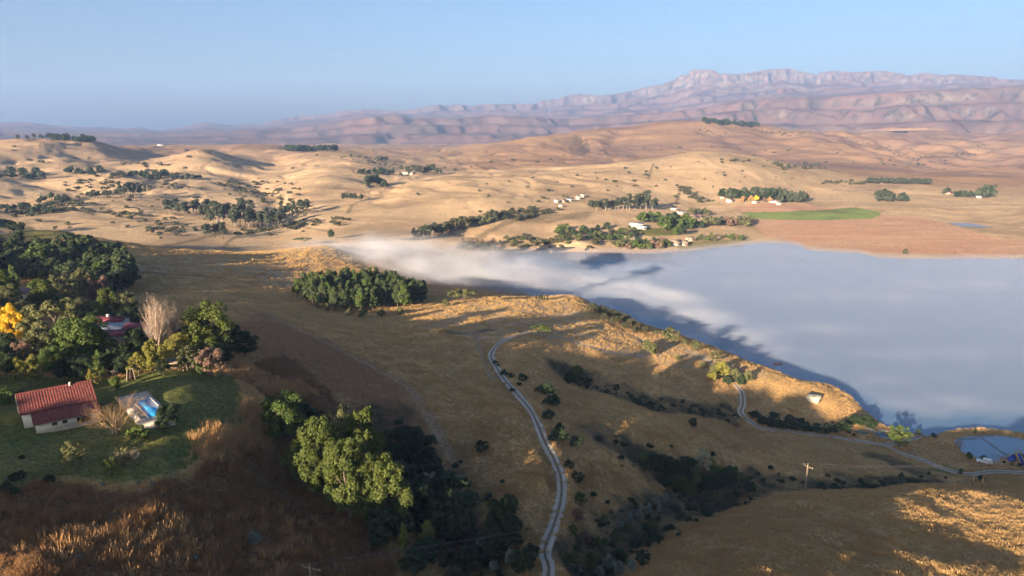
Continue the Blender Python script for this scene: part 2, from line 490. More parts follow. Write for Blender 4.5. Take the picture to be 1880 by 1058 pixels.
# ------------------------------------------------------------------ roads (beds are cut into the land before it is meshed)
ROADS = {   # name: (picture points, half width m)
 'main':  ([(998,1085),(1008,1045),(1000,1010),(1018,960),(1030,915),(1030,880),(1018,845),(1000,810),(988,780),(968,745),(940,712),(915,680),(902,655),(908,640),(930,622),(968,611)], 1.25),
 'upper': ([(968,611),(1000,616),(1050,628),(1100,640),(1140,650),(1175,653),(1192,646),(1188,632),(1184,625)], 0.9),
 'ridge': ([(1184,625),(1210,626),(1240,636),(1270,648),(1300,662),(1330,684),(1350,705)], 0.9),
 'lower': ([(1350,705),(1362,722),(1364,742),(1360,757),(1375,774),(1405,786),(1450,792),(1500,797),(1560,807),(1620,817),(1660,833),(1700,848),(1740,862),(1780,868),(1830,866),(1900,866)], 1.3),
 'jetty': ([(1620,817),(1650,812),(1690,801)], 1.2),
}
ROAD_LINES = {k: smooth_line([hit(px, py)[:2] for px, py in v[0]], 1.5) for k, v in ROADS.items()}
ROAD_Z = {}
for k, P in ROAD_LINES.items():
    zz = zgrid(P[:, 0], P[:, 1])
    ker = np.hanning(15); ker /= ker.sum()
    zz = np.convolve(np.pad(zz, 7, mode='edge'), ker, mode='valid') - 0.12
    ROAD_Z[k] = zz
    w = ROADS[k][1]
    sel = np.nonzero((GX > P[:, 0].min() - 8) & (GX < P[:, 0].max() + 8) & (GY > P[:, 1].min() - 8) & (GY < P[:, 1].max() + 8))
    X, Y = GX[sel], GY[sel]
    d2 = np.full(X.shape, 1e9); zi = np.zeros(X.shape)
    for i in range(len(P)):
        d = (X - P[i, 0]) ** 2 + (Y - P[i, 1]) ** 2
        b = d < d2
        d2[b] = d[b]; zi[b] = zz[i]
    f = 1 - sstep(w + 0.5, w + 3.2, np.sqrt(d2))
    Z[sel] = Z[sel] * (1 - f) + (zi - 0.12) * f

# ------------------------------------------------------------------ zones of the ground
def zone(pix, soft=1.5, wob=1.5, ws=9.0, seed=0, xy=None):
    P = np.array([hit(px, py)[:2] for px, py in pix]) if xy is None else np.array(xy)
    m = soft + wob + 2
    out = np.zeros(GX.shape, np.float32)
    sel = (GX > P[:, 0].min() - m) & (GX < P[:, 0].max() + m) & (GY > P[:, 1].min() - m) & (GY < P[:, 1].max() + m)
    X, Y = GX[sel], GY[sel]
    sd = d_line(X, Y, P, True) * np.where(in_poly(X, Y, P), 1, -1)
    sd = sd + wob * fbm(X / ws, Y / ws, 3, seed)
    out[sel] = sstep(-soft, soft, sd)
    return out

def streak(pts, w, seed=0):
    P = pixline(pts, 5.0)
    out = np.zeros(GX.shape, np.float32)
    m = 4 * w
    sel = (GX > P[:, 0].min() - m) & (GX < P[:, 0].max() + m) & (GY > P[:, 1].min() - m) & (GY < P[:, 1].max() + m)
    d = d_line(GX[sel], GY[sel], P) * (1 + 0.5 * pnoise(GX[sel] / 6, GY[sel] / 6, seed))
    out[sel] = 1 - sstep(0.5 * w, 1.2 * w, d)
    return out

MX = np.maximum
z_lawn = zone([(-60,900),(-60,690),(60,690),(230,692),(340,678),(425,688),(455,740),(474,775),(440,800),(380,835),(330,872),(250,892),(120,875),(60,890)], 1.0, 1.6, 5, 31)
z_lawn = MX(z_lawn, zone([(125,555),(130,545),(195,548),(190,580),(135,580)], 1, 1, 5, 32))
z_lawn = MX(z_lawn, 0.8 * zone([(15,418),(60,417),(150,431),(95,446),(40,440)], 3, 3, 12, 33))
z_lawn = MX(z_lawn, zone([(1695,860),(1740,852),(1770,862),(1745,873)], 1.5, 1.5, 6, 34) * 0.7)
z_lawn = MX(z_lawn, zone([(1168,424),(1180,419),(1240,419),(1243,432),(1200,434),(1180,432)], 2, 3, 14, 35))
z_lawn = MX(z_lawn, 0.7 * zone([(1235,452),(1250,445),(1330,440),(1390,440),(1330,450),(1250,459)], 3, 3, 14, 36))
z_red = zone([(425,600),(478,572),(560,610),(740,702),(795,780),(830,850),(860,960),(790,985),(700,800),(625,735),(520,720),(468,650)], 5, 6, 16, 37)
z_rough = zone([(-80,912),(120,885),(255,900),(335,880),(400,835),(474,790),(500,740),(430,695),(440,670),(520,650),(640,760),(560,880),(700,985),(740,1100),(-80,1100)], 1.5, 2.5, 8, 38)
z_plough = zone([(1345,380),(1380,376),(1480,374),(1540,385),(1620,394),(1705,402),(1830,440),(1990,440),(1990,466),(1620,466),(1490,452),(1405,432),(1370,402)], 3, 3, 25, 39)
z_crop = zone([(1358,389),(1450,389),(1540,383),(1570,381),(1612,389),(1618,394),(1600,402),(1520,405),(1400,403),(1375,401)], 1.5, 1, 20, 40)
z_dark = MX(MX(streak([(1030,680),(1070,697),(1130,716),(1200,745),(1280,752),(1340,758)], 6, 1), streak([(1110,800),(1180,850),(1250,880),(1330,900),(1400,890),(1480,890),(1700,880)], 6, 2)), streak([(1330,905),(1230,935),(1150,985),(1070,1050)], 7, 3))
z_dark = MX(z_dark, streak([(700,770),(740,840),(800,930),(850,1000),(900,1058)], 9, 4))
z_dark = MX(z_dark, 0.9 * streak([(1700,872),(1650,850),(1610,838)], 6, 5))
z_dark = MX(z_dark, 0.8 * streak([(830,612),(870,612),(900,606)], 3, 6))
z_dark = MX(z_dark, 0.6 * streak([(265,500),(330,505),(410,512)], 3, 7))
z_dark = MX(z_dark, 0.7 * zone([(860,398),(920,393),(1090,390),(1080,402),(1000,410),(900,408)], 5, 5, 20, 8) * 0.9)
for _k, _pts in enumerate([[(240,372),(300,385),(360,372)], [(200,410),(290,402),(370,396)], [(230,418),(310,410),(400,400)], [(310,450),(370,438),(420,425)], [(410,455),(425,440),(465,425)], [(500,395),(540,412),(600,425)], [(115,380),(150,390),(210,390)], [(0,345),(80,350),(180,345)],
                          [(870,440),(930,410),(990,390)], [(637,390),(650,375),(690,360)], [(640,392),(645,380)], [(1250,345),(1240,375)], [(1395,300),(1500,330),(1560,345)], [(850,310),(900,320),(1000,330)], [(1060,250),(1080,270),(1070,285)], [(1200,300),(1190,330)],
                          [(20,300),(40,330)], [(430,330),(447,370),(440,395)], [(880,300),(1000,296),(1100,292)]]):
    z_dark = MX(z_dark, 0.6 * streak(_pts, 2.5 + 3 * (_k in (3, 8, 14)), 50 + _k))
z_bare = MX(0.8 * streak([(493,577),(620,641),(738,705),(788,772),(832,845)], 1.1, 9), 0.8 * streak([(750,705),(802,775),(842,850)], 0.5, 9))
z_bare = MX(z_bare, 0.9 * streak([(872,596),(880,640),(905,700)], 1.0, 10))
z_bare = MX(z_bare, 0.9 * zone([(1655,835),(1675,826),(1692,834),(1670,840)], 0.8, 1, 3, 11))
z_bare = MX(z_bare, 0.8 * streak([(1355,380),(1365,396),(1390,412)], 2.5, 12))
z_bare = MX(z_bare, 0.7 * streak([(1830,855),(1850,862),(1870,864)], 0.9, 13))
_sel = (GY > 150) & (GY < 900) & (GX > -300) & (GX < 1300)
_dl = np.full(GX.shape, 1e3); _dl[_sel] = d_line(GX[_sel], GY[_sel], LAKE_POLY, True)
z_shore = (1 - sstep(1.5, 6.0, _dl + 3.0 * fbm(GX / 30, GY / 30, 2, 14))) * (GY > 380)
z_bare = MX(z_bare, 0.9 * z_shore)
z_olive = sstep(-0.1, 0.5, fbm(GX / 60, GY / 60, 4, 15)) * (1 - sstep(400, 700, GR)) + 0.75 * (1 - sstep(10, 45, _dl)) * (GY > 500)
z_olive = np.clip(z_olive, 0, 1)
z_gold_sunlit = sstep(500, 620, GR) * (1 - sstep(1400, 1800, GR) * sstep(-300, 0, GX) - sstep(1600, 2600, GR) * 0.7 * (1 - sstep(-300, 0, GX))) + MX(zone([(240,500),(270,470),(480,470),(620,440),(640,500),(560,535),(430,500)], 5, 6, 25, 16), zone([(780,600),(820,560),(1000,545),(1100,600),(1300,650),(1400,690),(1300,690),(1150,650),(1000,625),(880,625)], 4, 5, 20, 17))  # tan far hills; near strip and knoll have sunlight painted in as gold
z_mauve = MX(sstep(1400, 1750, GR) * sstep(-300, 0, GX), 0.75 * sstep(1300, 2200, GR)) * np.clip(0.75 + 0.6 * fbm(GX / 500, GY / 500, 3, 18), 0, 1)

na, nr = GX.shape
idx = np.arange(na * nr).reshape(na, nr)
quads = np.stack([idx[:-1, :-1], idx[:-1, 1:], idx[1:, 1:], idx[1:, :-1]], -1).reshape(-1, 4)
me = mesh_np('ground', np.stack([GX, GY, Z], -1).reshape(-1, 3), quads, True)
fcol(me, 'za', np.stack([z_lawn, z_red, z_plough, z_crop], -1).reshape(-1, 4))
fcol(me, 'zb', np.stack([z_dark, np.clip(z_gold_sunlit, 0, 1), z_bare, z_mauve], -1).reshape(-1, 4))
fcol(me, 'zc', np.stack([z_rough, z_olive, np.zeros_like(z_olive), np.ones_like(z_olive)], -1).reshape(-1, 4))

m, nt, out = new_mat('hillside_grass')
t = NT(nt)
geo = t.n('ShaderNodeNewGeometry').outputs['Position']
def attr(nm):
    a = t.n('ShaderNodeAttribute', attribute_name=nm)
    s = t.n('ShaderNodeSeparateColor')
    t.l(a.outputs['Color'], s.inputs[0])
    return s.outputs[0], s.outputs[1], s.outputs[2], a.outputs['Alpha']
lawn, red, plough, crop = attr('za')
dark, gold, bare, mauve = attr('zb')
rough_, olive, _, _ = attr('zc')
n_big = t.noise(geo, 0.012, 5, 0.6, 0.4)
n_mid = t.noise(geo, 0.09, 5, 0.65, 0.3)
n_fine = t.noise(geo, 0.9, 4, 0.7)
n_tuft = t.noise(geo, 2.8, 3, 0.7)
mp = t.n('ShaderNodeMapping', ins={'Scale': (0.004, 0.03, 0.02), 'Rotation': (0, 0, 0.25)}); t.l(geo, mp.inputs[0])
n_band = t.noise(mp.outputs[0], 1.0, 5, 0.6, 0.5)
base = t.mix(t.ramp(n_mid, 0.35, 0.65), (0.58, 0.355, 0.155), (0.41, 0.25, 0.11))
base = t.mix(t.math('MULTIPLY', olive, t.ramp(n_fine, 0.3, 0.7, 0.2, 0.8)), base, (0.40, 0.29, 0.125))
base = t.mix(gold, base, t.mix(t.ramp(n_band, 0.35, 0.66), (0.57, 0.40, 0.235), (0.44, 0.30, 0.175)))
base = t.mix(t.math('MULTIPLY', t.ramp(n_big, 0.42, 0.6, 0, 0.65), gold), base, (0.46, 0.335, 0.20))
n_pat = t.noise(geo, 0.006, 6, 0.62, 0.9)
base = t.mix(t.math('MULTIPLY', t.ramp(n_pat, 0.5, 0.64, 0, 0.75), gold), base, (0.29, 0.20, 0.125))
base = t.mix(t.math('MULTIPLY', t.ramp(t.noise(geo, 0.035, 5, 0.7, 0.5), 0.55, 0.7, 0, 0.7), gold), base, (0.24, 0.18, 0.11))
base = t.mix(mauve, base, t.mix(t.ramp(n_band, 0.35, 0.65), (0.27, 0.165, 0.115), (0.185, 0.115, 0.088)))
base = t.mix(t.math('MULTIPLY', red, 0.92), base, t.mix(t.ramp(n_fine, 0.3, 0.7), (0.37, 0.195, 0.105), (0.26, 0.145, 0.08)))
base = t.mix(rough_, base, t.mix(t.ramp(n_fine, 0.3, 0.7), (0.22, 0.125, 0.06), (0.12, 0.075, 0.04)))
mp2 = t.n('ShaderNodeMapping', ins={'Scale': (0.008, 0.11, 0.05), 'Rotation': (0, 0, -0.1)}); t.l(geo, mp2.inputs[0])
n_plow = t.noise(mp2.outputs[0], 1.0, 4, 0.6, 0.3)
base = t.mix(plough, base, t.mix(t.ramp(n_plow, 0.4, 0.6), (0.46, 0.25, 0.16), (0.50, 0.325, 0.205)))
base = t.mix(crop, base, t.mix(t.ramp(t.noise(geo, 0.012, 3), 0.4, 0.6), (0.17, 0.20, 0.075), (0.23, 0.285, 0.09)))
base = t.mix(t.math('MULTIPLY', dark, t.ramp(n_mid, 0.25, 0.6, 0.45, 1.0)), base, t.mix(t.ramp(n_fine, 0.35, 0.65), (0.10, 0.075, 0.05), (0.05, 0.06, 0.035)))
base = t.mix(t.math('MULTIPLY', bare, 0.85), base, t.mix(t.ramp(n_fine, 0.3, 0.7), (0.42, 0.30, 0.20), (0.34, 0.21, 0.13)))
base = t.mix(lawn, base, t.mix(t.ramp(n_mid, 0.3, 0.7), (0.11, 0.135, 0.042), (0.185, 0.165, 0.06)))
base = t.mix(t.math('MULTIPLY', t.ramp(t.noise(geo, 0.16, 4, 0.75, 0.4), 0.56, 0.66, 0, 0.6), gold), base, (0.25, 0.175, 0.105))
sp = t.math('MULTIPLY', t.ramp(n_tuft, 0.28, 0.72, 0.55, 1.4), t.ramp(n_fine, 0.3, 0.7, 0.72, 1.25))
base = t.mix(1.0, base, t.n('ShaderNodeCombineColor', ins={0: sp, 1: sp, 2: sp}).outputs[0], 'MULTIPLY')
bs = t.n('ShaderNodeBsdfPrincipled', ins={'Base Color': base, 'Roughness': 1.0, 'Specular IOR Level': 0.0})
hgt = t.math('ADD', t.math('MULTIPLY', n_tuft, 0.5), t.math('MULTIPLY', n_fine, 0.9))
bp = t.n('ShaderNodeBump', ins={'Strength': 0.8, 'Distance': 1.1, 'Height': hgt})
t.l(bp.outputs[0], bs.inputs['Normal'])
t.l(bs.outputs[0], out.inputs[0])
ground = tag(link('ground', me, m), kind='structure')

# ------------------------------------------------------------------ road sheets
m, nt, out = new_mat('gravel_track')
t = NT(nt)
ac = t.n('ShaderNodeAttribute', attribute_name='across').outputs['Fac']
geo = t.n('ShaderNodeNewGeometry').outputs['Position']
n1 = t.noise(geo, 0.5, 5, 0.7); n2 = t.noise(geo, 5.0, 4, 0.7)
wob = t.math('ADD', t.math('ABSOLUTE', ac), t.math('MULTIPLY', t.math('SUBTRACT', n1, 0.5), 0.5))
mid = t.ramp(wob, 0.14, 0.32, 1, 0)
edge = t.ramp(wob, 0.84, 1.02, 0, 1)
gv = t.mix(t.ramp(n2, 0.3, 0.7), (0.56, 0.48, 0.39), (0.38, 0.315, 0.25))
gv = t.mix(t.math('MULTIPLY', t.ramp(n1, 0.45, 0.62), 0.5), gv, (0.30, 0.24, 0.19))
gr = t.mix(t.ramp(n2, 0.3, 0.7), (0.17, 0.13, 0.08), (0.10, 0.085, 0.05))
c = t.mix(t.math('MAXIMUM', t.math('MULTIPLY', mid, 0.9), edge), gv, gr)
bs = t.n('ShaderNodeBsdfPrincipled', ins={'Base Color': c, 'Roughness': 0.95, 'Specular IOR Level': 0.1})
bp = t.n('ShaderNodeBump', ins={'Strength': 0.5, 'Distance': 0.1, 'Height': n2}); t.l(bp.outputs[0], bs.inputs['Normal'])
t.l(bs.outputs[0], out.inputs[0])
M_ROAD = m
for k, P in ROAD_LINES.items():
    w = ROADS[k][1]
    T = np.gradient(P, axis=0); T /= np.linalg.norm(T, axis=1)[:, None] + 1e-9
    N = np.stack([T[:, 1], -T[:, 0]], 1)
    offs = np.linspace(-1, 1, 9)
    wv = w * (1 + 0.22 * pnoise(np.arange(len(P)) / 7.0, np.zeros(len(P)), 61))
    co = []
    for i in range(len(P)):
        for o_ in offs:
            q = P[i] + N[i] * o_ * wv[i]
            co.append((q[0], q[1], 0))
    co = np.array(co)
    co[:, 2] = zgrid(co[:, 0], co[:, 1])
    A = np.tile(offs, len(P))
    rut = 0.07 + 0.05 * np.exp(-(A / 0.2) ** 2) - 0.06 * (np.abs(A) > 0.95)
    co[:, 2] = np.maximum(co[:, 2] + 0.05, np.repeat(ROAD_Z[k], 9) - 0.06) + rut * 0.8
    ii = np.arange(len(P) * 9).reshape(len(P), 9)
    me = mesh_np('road', co, np.stack([ii[:-1, :-1], ii[1:, :-1], ii[1:, 1:], ii[:-1, 1:]], -1).reshape(-1, 4), True)
    a = me.attributes.new('across', 'FLOAT', 'POINT'); a.data.foreach_set('value', A.astype(np.float32))
    tag(link('gravel_road', me, M_ROAD), kind='structure')

# ------------------------------------------------------------------ water
m, nt, out = new_mat('lake_water')
t = NT(nt)
geo = t.n('ShaderNodeNewGeometry').outputs['Position']
mp = t.n('ShaderNodeMapping', ins={'Scale': (0.35, 1.0, 1.0)}); t.l(geo, mp.inputs[0])
n1 = t.noise(mp.outputs[0], 0.5, 4, 0.6)
n0 = t.noise(geo, 0.02, 4, 0.6)
bs = t.n('ShaderNodeBsdfPrincipled', ins={'Base Color': (0.075, 0.14, 0.23, 1), 'Roughness': 0.12, 'IOR': 1.33, 'Specular IOR Level': 0.5})
t.l(t.ramp(n0, 0.35, 0.7, 0.05, 0.22), bs.inputs['Roughness'])
bp = t.n('ShaderNodeBump', ins={'Strength': 0.12, 'Distance': 0.05, 'Height': n1}); t.l(bp.outputs[0], bs.inputs['Normal'])
t.l(bs.outputs[0], out.inputs[0])
M_WATER = m
def water_mat(name, col, rough):
    m_ = M_WATER.copy(); m_.name = name
    b_ = [n_ for n_ in m_.node_tree.nodes if n_.type == 'BSDF_PRINCIPLED'][0]
    b_.inputs['Base Color'].default_value = (*col, 1)
    for l_ in list(b_.inputs['Roughness'].links): m_.node_tree.links.remove(l_)
    b_.inputs['Roughness'].default_value = rough
    return m_
M_PONDW = water_mat('pond_water', (0.15, 0.24, 0.33), 0.06)
M_DAMW = water_mat('dam_water', (0.20, 0.17, 0.18), 0.3)
def sheet(name, poly, z, mat):
    bm = bmesh.new()
    vs_ = [bm.verts.new((p[0], p[1], z)) for p in poly]
    f = bm.faces.new(vs_)
    f.normal_update()
    if f.normal.z < 0: f.normal_flip()
    bmesh.ops.triangulate(bm, faces=[f])
    me = bpy.data.meshes.new(name); bm.to_mesh(me); bm.free()
    return link(name, me, mat)
_xy = np.array([(-150, 700), (0, 760), (1300, 760), (1300, 60), (420, 150), (210, 225), (110, 250), (-20, 400), (-150, 480)], float)
tag(sheet('lake_water', _xy, 0.0, M_WATER), kind='structure')
_c = np.mean(POND_POLY, 0)
tag(sheet('pond_water', _c + (POND_POLY - _c) * 1.04, POND_Z - 0.02, M_PONDW), kind='structure')
fp = [hit(1742, 411)[:2], hit(1760, 409)[:2], hit(1790, 412)[:2], hit(1822, 418)[:2], hit(1800, 419)[:2], hit(1765, 417)[:2]]
fz = max(float(zgrid(p[0], p[1])) for p in fp) + 0.25
tag(sheet('field_dam_water', fp, fz, M_DAMW), kind='structure')

# ------------------------------------------------------------------ mountains
SKY_L = [(-500,224),(-200,226),(0,224),(40,224),(80,228),(130,233),(180,233),(230,236),(255,233),(290,240),(320,236),(350,230),(375,225),(420,230),(460,228),(480,227),(497,223),(527,217),(555,212),(571,213),(618,207.6),(624,203.7),(657,203),(668,200.7),(685,200.7),(710,204),(751,203),(792,194.6),(806,192.6),(826,194),(842,192),(867,195.4),(895,191.8),(950,191),(986,191),(992,186),(1000,183),(1006,186),(1013,182),(1024,183.5),(1033,178),(1056,173),(1108,175.6),(1119,174.6),(1161,166.7),(1181,161.5),(1218,154.7),(1239,146),(1249,138.5),(1264,137),(1267.6,129),(1301,128),(1314,131),(1320,136.5),(1369,135.4),(1395,131),(1416,127),(1447,126),(1484,134),(1500,138),(1503,134),(1531,130),(1567,133),(1619,130),(1658,136),(1664,139),(1698,134),(1734,139),(1745,136.5),(1828,141.7),(1834,145),(1880,147),(2100,160),(2500,180)]
MID_L = [(-500,243),(0,243),(250,246),(400,243),(480,239),(585,231),(646,219),(700,213),(723,210),(757,217),(840,217),(895,212.5),(1000,217),(1050,219),(1100,215),(1160,211),(1200,208),(1280,200),(1330,190),(1400,180),(1440,178),(1500,180),(1600,172),(1700,166),(1800,162),(1880,158),(2100,160),(2500,190)]
def lay(L):
    a = np.array([math.atan2(ray(px, py)[0], ray(px, py)[1]) for px, py in L])
    e = np.array([ray(px, py)[2] / math.hypot(ray(px, py)[0], ray(px, py)[1]) for px, py in L])
    return a, e
ma = np.radians(np.linspace(-50, 50, 1000))
eS = np.interp(ma, *lay(SKY_L)); eM = np.interp(ma, *lay(MID_L))
mr = np.concatenate([np.linspace(4900, 7400, 90), np.linspace(7450, 9600, 70), np.linspace(9650, 13600, 190)])
MA, MR = np.meshgrid(ma, mr, indexing='ij')
MXX, MYY = MR * np.sin(MA), MR * np.cos(MA)
zedge = _bil(_cz, _ca, _cv, np.clip(ma, _ca[0], _ca[-1]), np.full(ma.shape, math.log(5150.0)))
RM, RS = 7400.0, 12600.0
zM = CAM_Z + eM * RM
zS = CAM_Z + eS * RS
rg = 0.72 * ridged(MXX / 1500, MYY / 1500, 4, 71) + 0.28 * ridged(MXX / 620, MYY / 1100, 3, 74)
rg2 = fbm(MXX / 700, MYY / 700, 4, 72)
def band(x, n, k):
    """benches and cliffs: sharpen a 0..1 ramp into n steps"""
    y = x * n
    f = np.floor(y); r_ = y - f
    return (f + r_ ** k / (r_ ** k + (1 - r_) ** k)) / n
# front escarpment: foot at 5.2 km, lip near 7.4 km, gullies cut back into it
tF = np.clip((MR - 5200 + (rg - 0.45) * 1150 * sstep(5200, 5900, MR)) / (RM - 5200), 0, 1)
fF = band(0.72 * tF ** 1.25 + 0.28 * tF, 3, 3.6)
zF = zedge[:, None] * (1 - sstep(4900, 5600, MR)) + (zedge[:, None] * 0.3) * sstep(4900, 5600, MR)
low = np.minimum(zM, zS)[:, None]
front = zF + (low - zF) * fF
front = front - (rg2 * 0.10 + 0.0) * np.abs(low) * sstep(5300, 6200, MR) * (1 - sstep(7000, 7400, MR))
# upland between, then the high wall with its cliff band under the summit
tB = np.clip((MR - 8600 + (rg - 0.45) * 1500 * sstep(7800, 9000, MR)) / (RS - 8600), 0, 1)
wall = np.where(tB < 0.74, 0.66 * (tB / 0.74) ** 1.15, 0.66 + 0.34 * sstep(0.74, 0.84, tB))
wall = 0.45 * wall + 0.55 * band(wall, 6, 3.4)
up = low * (1 - 0.10 * sstep(RM, 8300, MR) * (1 - sstep(8300, 9400, MR)))
back = np.maximum(zS[:, None] - up, 0) * wall
zz = np.where(MR < RM, front, up + back)
zz = zz + rg2 * 0.05 * np.maximum(zS - zM, 60)[:, None] * sstep(8000, 9200, MR) * (1 - sstep(0.6, 0.74, tB))
zz = zz + np.where(MR > 12900, -(MR - 12900) * 0.25, 0)
el = (zz - CAM_Z) / MR
# make the lip of the front scarp and the summit line stand where they stand
near_ = MR <= 8000
sM = (eM - el.max(1, where=near_, initial=-1))
zz = zz + (sM[:, None] * MR) * sstep(6000, 7000, MR) * (1 - sstep(7800, 8600, MR))
el = (zz - CAM_Z) / MR
sS = eS - el.max(1, where=MR > 9500, initial=-1)
zz = zz + (sS[:, None] * MR) * sstep(9600, 11800, MR)
ii = np.arange(MA.size).reshape(MA.shape)
me = mesh_np('mountains', np.stack([MXX, MYY, zz], -1).reshape(-1, 3), np.stack([ii[:-1, :-1], ii[:-1, 1:], ii[1:, 1:], ii[1:, :-1]], -1).reshape(-1, 4), False)
m, nt, out = new_mat('mountain_rock_and_grass')
t = NT(nt)
g = t.n('ShaderNodeNewGeometry')
geo = g.outputs['Position']
sx = t.n('ShaderNodeSeparateXYZ'); t.l(g.outputs['Normal'], sx.inputs[0])
sxp = t.n('ShaderNodeSeparateXYZ'); t.l(geo, sxp.inputs[0])
steep = t.ramp(sx.outputs[2], 0.45, 0.74, 1, 0)
n1 = t.noise(geo, 0.0016, 6, 0.65, 0.4); n2 = t.noise(geo, 0.012, 5, 0.7)
mp = t.n('ShaderNodeMapping', ins={'Scale': (0.0006, 0.0006, 0.016)}); t.l(geo, mp.inputs[0])
n3 = t.noise(mp.outputs[0], 1.0, 5, 0.65, 0.3)
gr = t.mix(t.ramp(n1, 0.35, 0.65), (0.15, 0.088, 0.072), (0.085, 0.056, 0.05))
gr = t.mix(t.ramp(n3, 0.5, 0.6, 0, 0.8), gr, (0.12, 0.085, 0.07))
gr = t.mix(t.math('MULTIPLY', t.ramp(n2, 0.5, 0.62, 0, 0.55), t.ramp(n1, 0.5, 0.62)), gr, (0.05, 0.055, 0.045))
rk = t.mix(t.ramp(n2, 0.4, 0.62), (0.045, 0.038, 0.036), (0.17, 0.13, 0.105))
c = t.mix(t.math('MULTIPLY', steep, t.ramp(n3, 0.3, 0.5, 0.4, 1.0)), gr, rk)
bs = t.n('ShaderNodeBsdfPrincipled', ins={'Base Color': c, 'Roughness': 1.0, 'Specular IOR Level': 0.0})
bp = t.n('ShaderNodeBump', ins={'Strength': 0.5, 'Distance': 25.0, 'Height': n2}); t.l(bp.outputs[0], bs.inputs['Normal'])
t.l(bs.outputs[0], out.inputs[0])
tag(link('mountains', me, m), kind='structure')
MOUNT_TOP = float(zz.max())

# ------------------------------------------------------------------ air: thin haze over everything, mist on the lake, a bank of fog in the bay
def vol_box(name, x0, x1, y0, y1, z0, z1, mat):
    co = [(x, y, z) for z in (z0, z1) for y in (y0, y1) for x in (x0, x1)]
    fa = [(0, 2, 3, 1), (4, 5, 7, 6), (0, 1, 5, 4), (2, 6, 7, 3), (0, 4, 6, 2), (1, 3, 7, 5)]
    return tag(link(name, mesh_np(name, co, fa), mat), kind='stuff')
def vol_mat(name, col, dens, aniso=0.0):
    m, nt, out = new_mat(name)
    t = NT(nt)
    v = t.n('ShaderNodeVolumePrincipled', ins={'Color': (*col, 1), 'Density': dens, 'Anisotropy': aniso})
    t.l(v.outputs[0], out.inputs['Volume'])
    return m, t, v
HAZE_DENS = 7.0e-5
m, t, v = vol_mat('haze_air', (0.31, 0.48, 0.90), HAZE_DENS, 0.0)
vol_box('haze', -11000, 11000, -900, 14500, -8, MOUNT_TOP + 40, m)

m, t, v = vol_mat('lake_mist_air', (0.53, 0.60, 0.79), 0.018, 0.0)
geo = t.n('ShaderNodeNewGeometry').outputs['Position']
MIST_TOP = 5.0
_mp = LAKE_POLY.copy()
_nr = 1 - sstep(420, 520, _mp[:, 1] + 0.35 * (_mp[:, 0] - 100))
_mp[:, 1] += 14 * _nr; _mp[:, 0] += 8 * _nr
_mp = _mp[::2]
me = sheet('lake_mist', _mp, 0.03, None)
bm = bmesh.new(); bm.from_mesh(me.data)
r_ = bmesh.ops.extrude_face_region(bm, geom=bm.faces[:])
bmesh.ops.translate(bm, vec=(0, 0, MIST_TOP), verts=[e for e in r_['geom'] if isinstance(e, bmesh.types.BMVert)])
bmesh.ops.recalc_face_normals(bm, faces=bm.faces[:])
bm.to_mesh(me.data); bm.free(); me.data.materials.append(m)
tag(me, kind='stuff')

# ------------------------------------------------------------------ vegetation: meshes
def leaf_quads(cen, nor, size, g):
    """square leaf clumps at cen facing nor"""
    n = len(cen)
    r_ = g.normal(size=(n, 3))
    a = np.cross(nor, r_); a /= np.linalg.norm(a, axis=1)[:, None] + 1e-9
    b = np.cross(nor, a)
    s = size[:, None] * 0.5
    asp = g.uniform(0.6, 1.0, (n, 1))
    co = np.stack([cen - a * s - b * s * asp, cen + a * s - b * s * asp * 0.6, cen + a * s * 0.8 + b * s * asp, cen - a * s * 0.7 + b * s * asp * 0.8], 1).reshape(-1, 3)
    return co, np.arange(n * 4).reshape(n, 4)

def lobes_cloud(lobes, n, size, g, shell=0.35, flat=1.0):
    L = np.array([[*c, r_] for c, r_ in lobes])
    w = L[:, 3] ** 2; w /= w.sum()
    k = g.choice(len(L), n, p=w)
    d = g.normal(size=(n, 3)); d /= np.linalg.norm(d, axis=1)[:, None]
    d[:, 2] = np.where(d[:, 2] < -0.45, -d[:, 2], d[:, 2])
    rad = L[k, 3] * (1 - shell * g.random(n) ** 1.5) * g.uniform(0.9, 1.1, n)
    off = d * rad[:, None]; off[:, 2] *= flat
    nor = d * 0.8 + g.normal(size=(n, 3)) * 0.45 + np.array([0, 0, 0.15])
    nor /= np.linalg.norm(nor, axis=1)[:, None]
    return leaf_quads(L[k, :3] + off, nor, size * g.uniform(0.6, 1.35, n), g)

def tube(p, r_, sides=6):
    p = np.array(p, float); n = len(p)
    co, fa = [], []
    for i in range(n):
        tn = p[min(i + 1, n - 1)] - p[max(i - 1, 0)]
        tn = tn / (np.linalg.norm(tn) + 1e-9)
        a = np.cross(tn, (0.31, 0.95, 0.05)); a /= np.linalg.norm(a) + 1e-9
        b = np.cross(tn, a)
        for k in range(sides):
            t_ = 2 * math.pi * k / sides
            co.append(p[i] + (a * math.cos(t_) + b * math.sin(t_)) * r_[i])
    for i in range(n - 1):
        for k in range(sides):
            fa.append((i * sides + k, i * sides + (k + 1) % sides, (i + 1) * sides + (k + 1) % sides, (i + 1) * sides + k))
    return np.array(co), np.array(fa)

def joinm(parts):
    cs, fs, o = [], [], 0
    for c, f in parts:
        cs.append(c); fs.append(f + o); o += len(c)
    return np.concatenate(cs), np.concatenate(fs)

